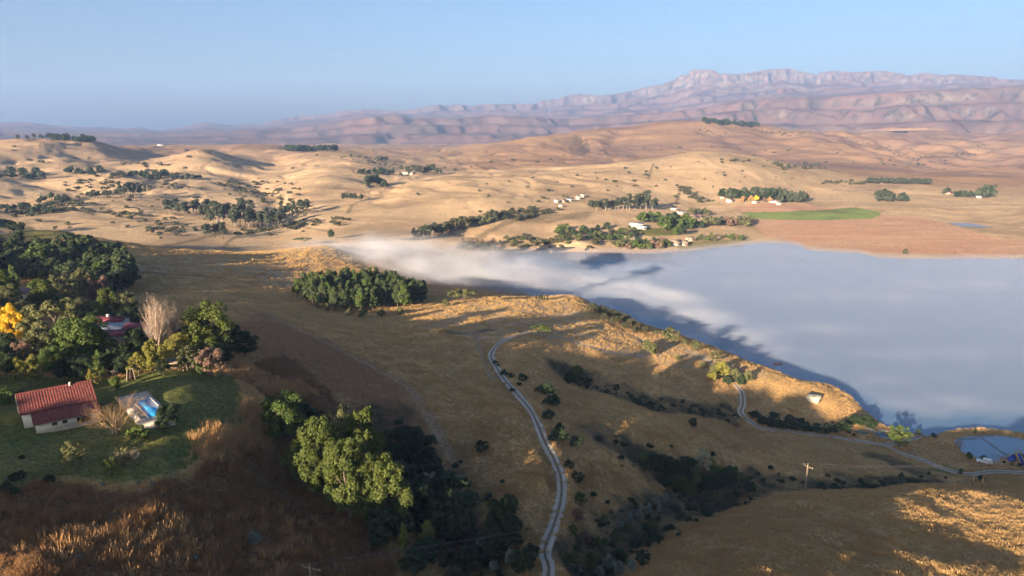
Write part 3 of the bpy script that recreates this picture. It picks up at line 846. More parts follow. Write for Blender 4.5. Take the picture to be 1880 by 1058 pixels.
def trunk_mesh(name, H, lobes, r0, g, limbs=7, top=0.8, lean=0.05):
    tp = np.array([[0, 0, -0.4], [g.normal() * lean * H * .3, g.normal() * lean * H * .3, H * 0.25], [g.normal() * lean * H, g.normal() * lean * H, H * 0.55], [g.normal() * lean * H, g.normal() * lean * H, H * top]])
    parts = [tube(smooth_line(tp, H / 8), np.linspace(r0, r0 * 0.25, len(smooth_line(tp, H / 8))), 7)]
    ids = g.choice(len(lobes), min(limbs, len(lobes)), replace=False)
    for i in ids:
        c = np.array(lobes[i][0])
        k = np.clip(c[2] / H * g.uniform(0.45, 0.75), 0.15, 0.7)
        b = np.array([np.interp(k, [0, .25, .55, top], tp[:, d]) for d in (0, 1)] + [k * H])
        m_ = (b + c) / 2 + np.array([0, 0, -0.06 * H * g.random()])
        parts.append(tube([b, m_, c], [r0 * 0.42, r0 * 0.26, r0 * 0.08], 5))
    return mesh_np(name, *joinm(parts), True)

KIND = {}
def kind_broad(key, seed, H, cr, ch, nl, lr, n, size, r0, base=0.28, squash=1.0, limbs=8, shape='dome'):
    g = np.random.default_rng(seed)
    lobes = []
    while len(lobes) < nl:
        d = g.normal(size=3); d /= np.linalg.norm(d)
        if d[2] < -0.88: continue
        q = g.uniform(0.55, 1.0)
        wob = 1 + 0.28 * math.sin(3 * math.atan2(d[1], d[0]) + seed) * g.random()
        c = np.array([d[0] * cr * q * wob, d[1] * cr * q * wob, H * (base + (1 - base) / 2) + d[2] * ch * 0.5 * q])
        if shape == 'cone':
            f = np.clip((c[2] / H - base) / (1 - base), 0, 1)
            c[:2] *= 1.15 - 0.95 * f
        elif shape == 'flat':
            c[2] = H * (0.80 + 0.12 * g.random()) - 0.10 * H * (np.hypot(c[0], c[1]) / cr) ** 2
        elif shape == 'tiers':
            c[2] = H * base + (H * (1 - base)) * (0.1 + 0.85 * g.random())
            c[:2] *= g.uniform(0.3, 1.0)
        lobes.append((c, g.uniform(*lr)))
    co, fa = lobes_cloud(lobes, n, size, g, flat=squash)
    mx = co[:, 2].max()
    KIND[key] = dict(H=mx, crown=mesh_np('crown', co, fa), trunk=trunk_mesh('trunk', H, lobes, r0, g, limbs))

for v in range(3):
    kind_broad(f'wattle{v}', 100 + v, 10, 3.9, 9.6, 130, (0.55, 1.05), 21000, 0.215, 0.28, 0.02)
    kind_broad(f'broad{v}', 110 + v, 9, 3.7, 8.4, 60, (0.7, 1.3), 9500, 0.29, 0.26, 0.06)
    kind_broad(f'loose{v}', 120 + v, 9, 3.8, 8.2, 50, (0.45, 0.95), 5200, 0.30, 0.24, 0.08)
    kind_broad(f'pine{v}', 130 + v, 13, 2.7, 11.6, 56, (0.55, 1.05), 3000, 0.5, 0.2, 0.08, shape='cone')
    kind_broad(f'mid{v}', 140 + v, 10, 4.0, 8.0, 34, (0.9, 1.6), 1900, 0.72, 0.26, 0.15)
    kind_broad(f'euc{v}', 150 + v, 20, 3.4, 13.0, 26, (1.0, 1.9), 800, 1.25, 0.4, 0.30, shape='tiers', limbs=10)
    kind_broad(f'far{v}', 160 + v, 10, 4.0, 8.5, 16, (1.3, 2.2), 330, 1.7, 0.35, 0.10, limbs=4)
    kind_broad(f'bush{v}', 170 + v, 2.4, 1.5, 2.2, 26, (0.3, 0.6), 1100, 0.26, 0.06, 0.05, limbs=5)
    kind_broad(f'fbush{v}', 180 + v, 3.0, 2.4, 2.4, 10, (0.6, 1.1), 150, 0.85, 0.1, 0.05, limbs=2)
kind_broad('flat0', 190, 5.5, 4.6, 2.0, 34, (0.5, 0.9), 2200, 0.42, 0.2, 0.6, squash=0.55, shape='flat')
kind_broad('flat1', 191, 5.5, 4.2, 2.0, 14, (0.7, 1.2), 330, 1.0, 0.2, 0.6, squash=0.5, shape='flat', limbs=4)
kind_broad('conif0', 195, 12, 2.3, 11.0, 50, (0.4, 0.8), 4200, 0.36, 0.2, 0.04, shape='cone')

def twigs(start, dirn, length, r0, depth, g, out, up=0.12, spread=0.5, kids=4):
    n = 3
    p = [np.array(start, float)]
    d = np.array(dirn, float)
    for i in range(n):
        d = d + g.normal(size=3) * 0.10 + np.array([0, 0, up]); d /= np.linalg.norm(d)
        p.append(p[-1] + d * length / n)
    out.append(tube(p, np.linspace(r0, r0 * 0.35, n + 1), 4 if depth > 1 else 3))
    if depth == 0: return
    for k in range(kids):
        f = g.uniform(0.3, 1.0)
        b = p[min(n - 1, int(f * n))] * (1 - (f * n) % 1) + p[min(n, int(f * n) + 1)] * ((f * n) % 1)
        dd = d + g.normal(size=3) * spread; dd /= np.linalg.norm(dd)
        twigs(b, dd, length * g.uniform(0.5, 0.75), r0 * 0.45, depth - 1, g, out, up, spread, kids)

def kind_bare(key, seed, H, r0, nb, el, depth, kids, spread, up, thick=0.34):
    g = np.random.default_rng(seed)
    out = []
    for k in range(nb):
        a = 2 * math.pi * k / nb + g.normal() * 0.3
        e = R(g.uniform(*el))
        z = H * g.uniform(0.06, 0.32)
        twigs((0, 0, z), (math.cos(a) * math.cos(e), math.sin(a) * math.cos(e), math.sin(e)), H * g.uniform(0.36, 0.52), r0 * thick, depth, g, out, up, spread, kids)
    co, fa = joinm(out)
    tr = mesh_np('trunk', *tube([(0, 0, -.3), (0.05, 0, H * .2), (0, .05, H * 0.5), (0, 0, H * .75)], [r0, r0 * .8, r0 * .5, r0 * .12], 7), True)
    KIND[key] = dict(H=float(co[:, 2].max()), crown=mesh_np('branches', co, fa), trunk=tr)
kind_bare('poplar', 201, 14, 0.22, 24, (58, 82), 3, 4, 0.28, 0.2, 0.62)
kind_bare('bareround', 202, 6, 0.20, 11, (18, 70), 4, 4, 0.55, 0.06)
kind_bare('snag', 203, 5, 0.12, 10, (50, 85), 2, 5, 0.25, 0.1)
kind_bare('barefar', 204, 7, 0.3, 10, (30, 80), 2, 5, 0.5, 0.08, 0.5)

LM = {
 'wattle': leaf_mat('wattle_leaves', [(0.11, 0.135, 0.03), (0.07, 0.095, 0.024), (0.05, 0.07, 0.018)]),
 'green':  leaf_mat('green_leaves', [(0.085, 0.125, 0.03), (0.05, 0.085, 0.022), (0.12, 0.14, 0.035)]),
 'olive':  leaf_mat('olive_leaves', [(0.155, 0.155, 0.065), (0.095, 0.105, 0.045), (0.07, 0.075, 0.03)]),
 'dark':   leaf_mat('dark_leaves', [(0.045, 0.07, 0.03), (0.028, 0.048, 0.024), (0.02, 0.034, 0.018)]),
 'gold':   leaf_mat('autumn_gold_leaves', [(0.80, 0.56, 0.05), (0.68, 0.46, 0.04), (0.50, 0.32, 0.03)], 0.35),
 'yellow': leaf_mat('yellow_green_leaves', [(0.24, 0.22, 0.045), (0.16, 0.155, 0.035), (0.10, 0.105, 0.025)]),
 'teal':   leaf_mat('silver_leaves', [(0.22, 0.27, 0.23), (0.15, 0.195, 0.165), (0.08, 0.11, 0.09)]),
 'cream':  leaf_mat('cream_leaves', [(0.45, 0.43, 0.28), (0.34, 0.34, 0.22), (0.22, 0.22, 0.13)]),
 'pine':   leaf_mat('pine_needles', [(0.075, 0.095, 0.035), (0.04, 0.065, 0.028), (0.10, 0.11, 0.04)]),
 'gum':    leaf_mat('gum_leaves', [(0.085, 0.10, 0.06), (0.055, 0.07, 0.045), (0.04, 0.05, 0.033)]),
 'scrub':  leaf_mat('scrub_leaves', [(0.105, 0.10, 0.055), (0.065, 0.07, 0.04), (0.05, 0.05, 0.03)]),
 'russet': leaf_mat('russet_leaves', [(0.24, 0.15, 0.11), (0.17, 0.11, 0.085), (0.12, 0.085, 0.06)]),
 'orange': leaf_mat('orange_leaves', [(0.45, 0.25, 0.10), (0.36, 0.20, 0.10), (0.25, 0.16, 0.09)]),
}
M_BARK = plain('bark', (0.15, 0.115, 0.085), 0.95, 0.2, 6, 0.1)
M_PALEBARK = plain('pale_bark', (0.34, 0.28, 0.22), 0.95, 0.2, 4, 0.1)
M_TWIG = plain('twigs', (0.42, 0.32, 0.25), 0.95, 0.18, 1.2, 0.1)
M_TWIGO = plain('orange_twigs', (0.36, 0.24, 0.13), 0.95, 0.2, 0.8, 0.1)

def top_h(p, py):
    """height above p of the picture row py seen over p"""
    dep = p[1] * math.cos(PITCH) + (CAM_Z - p[2]) * math.sin(PITCH)
    d = ray(CX + FPX * p[0] / dep, py)
    return CAM_Z + math.hypot(p[0], p[1]) * d[2] / math.hypot(d[0], d[1]) - p[2]

def put(kind, p, h, mat, name, label, cat, group=None, wide=1.0, bark=None, lean=0.0):
    K = KIND[kind]
    s = h / K['H']
    root = link(name, None)
    root.location = (p[0], p[1], p[2] - 0.05)
    root.rotation_euler = (random.uniform(-lean, lean), random.uniform(-lean, lean), random.uniform(0, 6.28))
    root.scale = (s * wide, s * wide * random.uniform(0.92, 1.08), s)
    tag(root, label, cat, group)
    crown = 'branches' if K['crown'].name.startswith('branches') else 'crown'
    for nm, me, mt in (('trunk', K['trunk'], bark or M_BARK), (crown, K['crown'], mat)):
        if len(me.materials) == 0: me.materials.append(mt)
        o = bpy.data.objects.new(nm, me)
        COL.objects.link(o)
        o.parent = root
        if me.materials[0] != mt:
            o.material_slots[0].link = 'OBJECT'
            o.material_slots[0].material = mt
    return root

def tree(px, base, top, kind, mat, name, label, cat='tree', group=None, wide=1.0, bark=None):
    p = hit(px, base)
    h = max(0.6, top_h(p, top))
    kd = kind if kind in KIND else kind + str(random.randrange(3))
    if kd.startswith('bush'): wide = wide * 0.62
    return put(kd, p, h, LM.get(mat, mat) if isinstance(mat, str) else mat, name, label, cat, group, wide, bark)

# ------------------------------------------------------------------ vegetation: where it stands
def scatter(pix, n, dmin, seed):
    """n spots at least dmin apart on the land inside a picture polygon"""
    g = np.random.default_rng(seed)
    P = np.array([hit(px, py)[:2] for px, py in pix])
    lo, hi = P.min(0), P.max(0)
    out = []
    for _ in range(n * 60):
        q = g.uniform(lo, hi)
        if in_poly(np.array([q[0]]), np.array([q[1]]), P)[0] and all((q[0] - o[0]) ** 2 + (q[1] - o[1]) ** 2 > dmin * dmin for o in out):
            out.append(q)
            if len(out) == n: break
    return [Vector((q[0], q[1], float(zgrid(q[0], q[1])))) for q in out]

# the large yellow-green clump in the gully
tree(592, 915, 762, 'wattle0', 'wattle', 'wattle_tree', 'broad yellow-green tree at the left of the big foreground clump', wide=0.74)
tree(667, 905, 747, 'wattle1', 'wattle', 'wattle_tree', 'tallest yellow-green tree, top right of the big foreground clump', wide=0.6)
tree(642, 952, 800, 'wattle2', 'wattle', 'wattle_tree', 'yellow-green tree in the middle of the big foreground clump', wide=0.7)
tree(706, 968, 828, 'wattle0', 'wattle', 'wattle_tree', 'yellow-green tree at the lower right of the big foreground clump', wide=0.85)
tree(560, 880, 806, 'wattle1', 'wattle', 'wattle_tree', 'lower yellow-green tree at the left edge of the big foreground clump', wide=1.2)
tree(634, 838, 742, 'loose0', 'olive', 'olive_tree', 'greyish olive tree peeping out behind the big yellow-green clump', wide=0.7)
tree(523, 812, 722, 'broad1', 'green', 'round_tree', 'round green tree up the slope left of the big clump', wide=0.95)
tree(563, 808, 740, 'broad2', 'dark', 'round_tree', 'dark green tree between the round green tree and the big clump', wide=1.0)
tree(548, 812, 750, 'snag', M_TWIG, 'dead_tree', 'pale leafless sapling in front of the dark tree above the clump', wide=0.8)
tree(582, 815, 765, 'broad0', 'wattle', 'round_tree', 'small bright green tree touching the left top of the clump')
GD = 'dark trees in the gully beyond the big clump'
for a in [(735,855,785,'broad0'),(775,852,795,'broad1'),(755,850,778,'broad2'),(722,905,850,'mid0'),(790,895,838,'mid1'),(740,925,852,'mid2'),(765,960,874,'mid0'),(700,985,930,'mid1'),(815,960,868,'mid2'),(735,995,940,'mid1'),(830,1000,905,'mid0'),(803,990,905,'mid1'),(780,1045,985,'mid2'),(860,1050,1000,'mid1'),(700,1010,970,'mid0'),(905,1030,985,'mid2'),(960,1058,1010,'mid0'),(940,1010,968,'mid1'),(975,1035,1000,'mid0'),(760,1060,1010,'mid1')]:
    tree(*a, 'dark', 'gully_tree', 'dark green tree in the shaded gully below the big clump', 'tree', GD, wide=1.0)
tree(790, 925, 868, 'loose2', 'cream', 'gully_tree', 'pale yellowish tree with straggly top behind the brown creeper mound', wide=0.6)
tree(812, 945, 905, 'bareround', M_TWIG, 'creeper_mound', 'grey-brown tangle of dry creeper right of the big clump', 'shrub', wide=1.1)
tree(742, 1022, 958, 'conif0', 'yellow', 'pine_tree', 'slimmer left one of the two small sunlit pines in the gully', wide=0.8)
tree(786, 1026, 953, 'conif0', 'yellow', 'pine_tree', 'fuller right one of the two small sunlit pines in the gully', wide=1.25)
tree(925, 1000, 915, 'broad1', 'dark', 'round_tree', 'dark round tree with a sunlit tip left of the gravel road', wide=0.85)
tree(930, 995, 912, 'bush1', 'wattle', 'round_tree', 'thin yellow-green sapling beside the dark round tree by the road', wide=0.3)

# silver-leaved shrubs
GS = 'silver-green shrubs along the gully floor'
for px, b, tp in [(885,1010,985),(912,1022,1000),(935,1035,1005),(905,1052,1028),(840,1052,1032),(790,1035,1018),(700,1000,985),(1115,1048,1015),(1135,1058,1028),(1160,1052,1025),(1100,1060,1035),(1065,1058,1040)]:
    tree(px, b, tp, 'bush', 'teal', 'silver_shrub', 'silver-green shrub in the deep shade near the foot of the road', 'shrub', GS, wide=0.9)
for px, b, tp in [(1205,930,908),(1222,925,905),(1190,945,922),(1172,952,932),(1155,962,940),(1140,972,955),(1210,942,925)]:
    tree(px, b, tp, 'bush', 'teal', 'silver_shrub', 'silver-green shrub in the row under the wires right of the road', 'shrub', GS + ' right of the road', wide=0.95)
for px, b, tp in [(190,893,876),(255,890,873),(280,893,878),(160,942,926),(12,882,866),(145,1030,1008),(360,1030,1010),(392,1032,1015),(467,1000,955)]:
    tree(px, b, b - (b - tp) * 0.6, 'bush', 'teal', 'silver_shrub', 'small silver-green shrub in the rough grass below the lawn', 'shrub', 'small silver shrubs in the rough grass', wide=1.1)
tree(1290, 868, 822, 'loose1', 'cream', 'pale_shrub', 'cream-leaved tree catching the sun above the dark gully bushes', wide=0.85)
tree(1305, 862, 838, 'bush2', 'yellow', 'pale_shrub', 'small yellow-green shrub under the cream-leaved tree', 'shrub')
GB = 'dark bushes in the gully right of the road'
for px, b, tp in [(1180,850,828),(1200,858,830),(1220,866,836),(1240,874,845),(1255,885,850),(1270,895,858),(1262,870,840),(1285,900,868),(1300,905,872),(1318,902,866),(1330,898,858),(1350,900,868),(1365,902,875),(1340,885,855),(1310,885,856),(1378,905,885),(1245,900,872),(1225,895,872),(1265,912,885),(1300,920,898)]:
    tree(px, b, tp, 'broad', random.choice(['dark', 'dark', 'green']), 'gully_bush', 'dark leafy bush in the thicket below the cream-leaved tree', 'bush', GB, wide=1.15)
for px, b, tp in [(1130,1000,975),(1105,1010,985),(1165,1010,980),(1190,1000,975),(1140,1035,1010),(1075,1000,975),(1060,960,935),(1065,930,905),(1060,890,865),(1180,1040,1010),(1150,985,965),(1085,1045,1015),(1050,1040,1010),(1050,985,965),(1110,960,945),(1200,970,950)]:
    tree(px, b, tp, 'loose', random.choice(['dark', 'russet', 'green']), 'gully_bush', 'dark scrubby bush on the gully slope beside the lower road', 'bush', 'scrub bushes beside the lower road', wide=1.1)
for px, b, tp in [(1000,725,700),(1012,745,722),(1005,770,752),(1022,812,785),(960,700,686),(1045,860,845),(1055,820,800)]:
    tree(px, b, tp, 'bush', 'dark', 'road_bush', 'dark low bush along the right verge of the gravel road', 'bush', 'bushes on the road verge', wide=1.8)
tree(1027, 802, 775, 'broad0', 'dark', 'small_tree', 'small dark tree with a bare stem right of the gravel road', wide=0.75)
tree(885, 832, 808, 'loose1', 'dark', 'small_tree', 'small dark shrub alone in the shaded field', 'shrub', wide=1.3)

# trees of the spurs and the lake ridge
tree(1058, 700, 671, 'broad1', 'wattle', 'round_tree', 'single bright green round tree in the hollow right of the road', wide=0.9)
tree(1045, 704, 682, 'broad2', 'dark', 'round_tree', 'dark bush in the shade left of the bright round tree', 'bush', wide=1.2)
tree(1272, 785, 766, 'broad2', 'dark', 'small_tree', 'small dark tree alone on the spur above the lower road', wide=0.9)
tree(990, 618, 598, 'flat0', 'green', 'acacia_tree', 'flat-topped tree beside the bend at the top of the road', wide=1.1)
tree(848, 562, 533, 'flat0', 'olive', 'acacia_tree', 'flat-topped thorn tree right of the pine grove', wide=1.15)
tree(820, 562, 548, 'bush0', 'olive', 'thorn_bush', 'low thorn bush at the left foot of the flat-topped thorn tree', 'bush', wide=1.6)
tree(1232, 632, 600, 'loose0', 'olive', 'ridge_tree', 'largest open-crowned tree on the ridge above the lake', wide=1.25, bark=M_PALEBARK)
for a in [(1186,612,604),(1204,616,606),(1256,636,622),(1278,646,624),(1312,666,643)]:
    tree(*a, 'loose', 'olive', 'ridge_tree', 'small spreading thorn tree in the row along the lake ridge', 'tree', 'thorn trees along the lake ridge', wide=1.2, bark=M_PALEBARK)
for px, b, tp, mt in [(1195,652,628,'olive'),(1188,640,622,'olive'),(1322,692,660,'yellow'),(1310,690,668,'olive'),(1345,700,674,'olive'),(1372,702,678,'olive'),(1335,706,688,'dark'),(1360,708,688,'dark'),(1290,676,664,'olive'),(1245,662,652,'olive'),(1308,700,682,'yellow')]:
    tree(px, b, tp, 'bush', mt, 'ridge_bush', 'leafy bush beside the track along the lake ridge', 'bush', 'bushes beside the ridge track', wide=1.4)
for px, b, tp in [(1090,572,556),(1105,576,560),(1120,582,566),(1135,588,570),(1148,594,576),(1160,600,584),(1172,606,590),(1184,612,598),(1128,596,580),(1110,588,574),(1150,605,590),(1165,612,598)]:
    tree(px, b, tp, 'broad', 'scrub', 'bank_tree', 'dark bushy tree on the lake bank behind the knoll', 'tree', 'bushy trees on the misty lake bank', wide=1.3)
for k in range(5):
    tree(985 + 5 * k, 553, 540 + random.uniform(-2, 3), 'conif0', 'dark', 'young_cypress', 'small dark upright conifer in the group on the sunlit shoulder', 'tree', 'upright conifers on the sunlit shoulder', wide=0.9)

# right: foot of the hill, shore and pond
tree(1650, 820, 781, 'loose0', 'green', 'shore_tree', 'spreading tree with a yellowish top at the track junction', wide=1.15)
for px, b, tp in [(1398,778,764),(1412,782,766),(1428,786,770),(1445,788,772),(1462,790,774),(1480,792,776),(1498,794,776),(1515,796,778),(1420,770,756),(1450,775,762),(1550,790,772),(1385,768,752),(1470,778,766),(1535,795,780)]:
    tree(px, b, tp, 'bush', 'dark', 'foot_bush', 'dark bush in the hedge-like row above the lower road', 'bush', 'dark bushes above the lower road', wide=2.0)
for px, b, tp in [(1575,783,762),(1588,786,760),(1600,788,770),(1562,780,765)]:
    tree(px, b, tp, 'broad', 'dark', 'shore_bush', 'dark leafy bush at the point where the ridge meets the lake', 'bush', 'bushes at the lake point', wide=1.3)
tree(1684, 799, 787, 'bush0', 'dark', 'shore_bush', 'round dark bush at the end of the short shore track', 'bush', wide=1.4)
tree(1714, 803, 795, 'bush1', 'dark', 'shore_bush', 'low ragged bush at the water left of the pond bank', 'bush', wide=1.6)
tree(1790, 796, 786, 'bush2', 'dark', 'bank_shrub', 'lone dark shrub on top of the pond bank', 'bush', wide=0.8)
tree(1780, 843, 829, 'bush0', 'green', 'pond_bush', 'round green bush at the pond edge left of the white car', 'bush', wide=1.2)
tree(1806, 846, 836, 'bush1', 'green', 'pond_bush', 'low green bush at the pond edge behind the white car', 'bush', wide=1.6)
tree(1763, 872, 858, 'bush2', 'green', 'road_bush', 'small green shrub at the roadside below the pond', 'bush', wide=0.8)
for px, b, tp in [(1655,872,866),(1690,878,871),(1800,884,872),(1705,872,865),(1735,880,874)]:
    tree(px, b, tp, 'bush', 'dark', 'hollow_bush', 'dark bush in the shaded hollow behind the sunlit grass crest', 'bush', 'bushes in the hollow behind the crest', wide=1.2)
for px, b, tp in [(1843,852,845),(1858,855,848),(1872,858,850),(1884,862,853)]:
    tree(px, b, tp, 'bush', 'dark', 'pond_bush', 'dark bush at the pond edge in front of the blue slide', 'bush', 'bushes in front of the blue slide', wide=1.4)

# the garden round the houses
tree(28, 632, 553, 'broad0', 'gold', 'golden_tree', 'bright golden-yellow autumn tree at the left edge', wide=0.62)
tree(292, 662, 533, 'poplar', M_TWIG, 'bare_poplar', 'tall leafless tree with upswept twigs beside the red-roofed house', wide=0.92, bark=M_PALEBARK)
tree(322, 655, 551, 'poplar', M_TWIG, 'bare_poplar', 'slender leafless tree touching the right side of the tall leafless tree', wide=0.52, bark=M_PALEBARK)
tree(152, 672, 578, 'broad1', 'green', 'garden_tree', 'dense bright green tree in front of the red-roofed house', wide=1.15)
tree(108, 650, 545, 'loose0', 'olive', 'garden_tree', 'large grey-olive tree between the golden tree and the red roof', wide=1.1)
tree(80, 672, 600, 'loose1', 'olive', 'garden_tree', 'grey-olive tree standing below the large grey-olive tree', wide=1.15)
tree(100, 690, 632, 'broad0', 'green', 'garden_tree', 'low dark green tree behind the tiled house', wide=1.1)
tree(55, 712, 649, 'loose2', 'yellow', 'garden_tree', 'small yellow-green tree just behind the tiled roof', wide=0.95)
tree(205, 592, 526, 'broad2', 'wattle', 'garden_tree', 'yellow-green tree above the red-roofed house', wide=0.75)
tree(240, 592, 534, 'loose0', 'olive', 'garden_tree', 'small olive tree right of the yellow-green tree above the red roof', wide=0.6)
tree(388, 655, 553, 'broad1', 'wattle', 'garden_tree', 'large yellow-green tree right of the leafless trees', wide=0.95)
tree(362, 648, 580, 'broad0', 'yellow', 'garden_tree', 'yellowish tree between the leafless trees and the large yellow-green one', wide=0.9)
tree(325, 662, 612, 'broad2', 'yellow', 'garden_tree', 'low yellow-green tree at the foot of the slender leafless tree', wide=1.1)
tree(282, 685, 622, 'broad0', 'yellow', 'garden_tree', 'golden-green tree in front of the tall leafless tree', wide=0.9)
tree(255, 690, 648, 'loose1', 'yellow', 'garden_tree', 'ragged yellow bush left of the garden shelter', 'bush', wide=1.2)
tree(388, 692, 640, 'loose2', 'russet', 'garden_tree', 'purplish brown bush right of the garden shelter', 'bush', wide=1.2)
tree(345, 680, 632, 'loose0', 'olive', 'garden_tree', 'pale green shrub behind the garden shelter', 'bush', wide=1.1)
tree(425, 650, 592, 'broad2', 'dark', 'garden_tree', 'dark tree at the right end of the garden', wide=1.1)
tree(450, 655, 606, 'broad0', 'dark', 'garden_tree', 'darkest small tree at the far right corner of the garden', wide=1.2)
tree(175, 712, 675, 'loose2', 'yellow', 'garden_tree', 'small bright yellow-green sapling behind the tiled roof ridge', wide=0.75)
tree(213, 716, 688, 'bush1', 'green', 'garden_tree', 'small green shrub before the wooden bird table', 'bush', wide=0.8)
tree(309, 790, 741, 'broad1', 'dark', 'dark_round_tree', 'dark round evergreen right of the swimming pool', wide=1.0)
tree(256, 806, 777, 'bush0', 'green', 'dark_bush', 'low dark spreading bush in front of the pool terrace', 'bush', wide=1.9)
tree(216, 800, 716, 'bareround', M_TWIGO, 'bare_tree', 'round leafless orange-brown tree between house and pool', wide=1.25)
tree(138, 862, 805, 'loose1', 'olive', 'lawn_tree', 'grey-green open shrub tree on the lawn below the house', wide=0.95)
tree(230, 858, 816, 'bareround', M_PALEBARK, 'lawn_tree', 'thin pale-stemmed young tree on the lawn', wide=1.2)
tree(232, 856, 820, 'loose0', 'olive', 'lawn_tree', 'sparse olive crown over the thin pale-stemmed tree on the lawn', wide=0.9)
tree(203, 872, 838, 'loose2', 'wattle', 'lawn_tree', 'small bright yellow-green tree at the lower lawn edge', wide=0.95)
tree(18, 742, 708, 'bush2', 'green', 'hedge_bush', 'clipped green hedge bush left of the tiled house', 'bush', wide=1.8)
tree(40, 735, 712, 'bush0', 'olive', 'hedge_bush', 'olive hedge bush behind the left end of the tiled roof', 'bush', wide=1.5)
GG = 'dark shrubbery trees between the houses'
for px, b, tp, kd, mt in [(120,700,655,'broad','dark'),(150,700,650,'broad','dark'),(185,698,640,'conif0','green'),(205,690,640,'loose','dark'),(235,690,648,'broad','dark'),(10,690,632,'broad','dark'),(15,660,610,'broad','dark'),(45,680,625,'loose','russet'),(5,620,560,'broad','olive'),(180,640,600,'broad','dark'),(255,662,620,'broad','dark'),(250,640,600,'broad','dark'),(170,610,568,'broad','dark'),(220,612,570,'broad','dark'),(245,605,560,'broad','dark'),(265,612,575,'broad','dark'),(340,640,600,'broad','dark'),(410,670,630,'broad','dark'),(300,690,660,'loose','dark'),(370,690,655,'loose','green'),(130,640,590,'loose','olive'),(75,640,590,'loose','olive'),(60,610,560,'loose','olive'),(40,600,552,'broad','olive'),(145,600,548,'broad','olive'),(20,575,520,'broad','olive'),(205,660,620,'loose','dark'),(228,668,628,'loose','dark')]:
    tree(px, b, tp, kd, mt, 'shrubbery_tree', 'leafy tree filling the shrubbery between the garden houses', 'tree', GG, wide=1.05)
for px, b, tp, kd, mt, lb in [(86,578,508,'broad','wattle','yellow-green tree right of the chimney of the far garden house'),(116,575,500,'loose','olive','tall olive tree right of the far garden house'),(30,548,484,'conif0','green','bright green conical tree left of the far garden house'),(60,572,543,'bush','yellow','pale shrub before the wall of the far garden house'),(165,560,492,'loose','olive','pale olive tree at the forest edge above the small lawn'),(138,548,490,'bareround',M_TWIG,'bare purplish tree at the forest edge'),(3,560,490,'broad','wattle','yellow-green tree at the left edge below the forest'),(185,562,505,'loose','russet','greyish tree at the forest edge right of the small lawn'),(335,612,573,'snag',M_TWIGO,'small orange leafless tree beyond the slender leafless tree')]:
    tree(px, b, tp, kd, mt, 'garden_tree', lb, 'tree', wide=0.95)

# forest block at left, pine grove in the middle
for i, p in enumerate(scatter([(-70,505),(-40,462),(60,466),(150,474),(232,486),(248,508),(240,545),(205,556),(140,540),(60,520)], 95, 4.4, 5)):
    put('pine%d' % (i % 3) if i % 4 else 'mid%d' % (i % 3), p, random.uniform(10.5, 14.5), LM[random.choice(['pine', 'pine', 'dark', 'green'])], 'forest_tree', 'dark evergreen in the forest block on the left slope', 'tree', 'evergreens of the left forest block', 1.25)
for i, p in enumerate(scatter([(545,550),(552,536),(620,527),(700,525),(780,545),(786,556),(760,566),(690,574),(620,572),(575,562)], 135, 2.6, 6)):
    put('pine%d' % (i % 3), p, random.uniform(9, 12.5), LM[random.choice(['pine', 'pine', 'green', 'pine'])], 'pine_tree', 'pine in the dense grove in the middle of the slope', 'tree', 'pines of the middle grove', 1.2)
for px, b, tp in [(640,580,565),(665,584,566),(700,582,566),(735,578,562),(600,572,556),(585,566,552)]:
    tree(px, b, tp, 'bush', 'olive', 'grove_shrub', 'shrub at the lower edge of the pine grove', 'bush', 'shrubs below the pine grove', wide=1.3)
tree(608, 441, 421, 'mid0', 'dark', 'lone_tree', 'lone dark tree on the ridge at the left end of the fog', wide=0.75)
tree(558, 450, 436, 'flat0', 'olive', 'acacia_tree', 'flat thorn tree on the sunlit ridge left of the fog', wide=1.5)
for px, b, tp in [(8,425,400),(25,428,404),(38,428,407),(-10,425,398)]:
    tree(px, b, tp, 'mid', 'dark', 'hilltop_tree', 'dark tree in the clump at the left end of the ridge', 'tree', 'dark trees at the left end of the ridge', wide=1.1)
for px, b, tp, mt in [(15,458,436,'russet'),(40,462,444,'olive'),(60,458,442,'dark'),(5,470,448,'orange'),(150,446,432,'scrub'),(200,462,450,'scrub')]:
    tree(px, b, tp, 'bush', mt, 'slope_bush', 'bush on the slope above the forest block', 'bush', 'bushes above the forest block', wide=2.0)

# far trees, in the groups one can see
def cluster(cx, cy_, sx, sy, n, hp, kind, mats, label, group, cat='tree', name='far_tree', wide=1.0, bark=None):
    for k in range(n):
        f = -1 + 2 * (k + random.random()) / n
        px, py = cx + f * sx, cy_ + random.uniform(-sy, sy)
        p = hit(px, py)
        if p.z < 0.2: continue
        h = max(2.0, top_h(p, py - random.uniform(*hp)))
        kd = kind if kind in KIND else kind + str(random.randrange(3))
        nm = name
        if cat == 'bush' or kind == 'fbush': nm, cat = 'hill_bush', 'bush'
        elif kind == 'euc': nm = 'gum_tree'
        elif cx < 720: nm = 'valley_tree'
        elif cx < 1345 and cy_ > 385: nm = 'shore_tree'
        else: nm = 'farm_tree'
        put(kd, p, h, LM[random.choice(mats)], nm, label, cat, group, wide * random.uniform(0.85, 1.2), bark)
G1, D1 = ['gum'], ['dark', 'gum']
cluster(345,397,42,5,11,(24,36),'euc',G1,'gum tree in the dark block left in the middle valley','gum trees of the left valley block', wide=1.5)
cluster(425,412,38,10,15,(28,44),'euc',G1,'tall gum tree in the valley group left of the stream','tall gums in the valley', wide=1.35, bark=M_PALEBARK)
cluster(485,418,36,8,12,(24,36),'euc',G1,'gum tree at the right of the large valley group','gums right in the valley group', wide=1.4)
cluster(396,436,20,5,5,(22,34),'euc',G1,'gum tree in the small group nearest in the valley','nearest small gum group', wide=1.4)
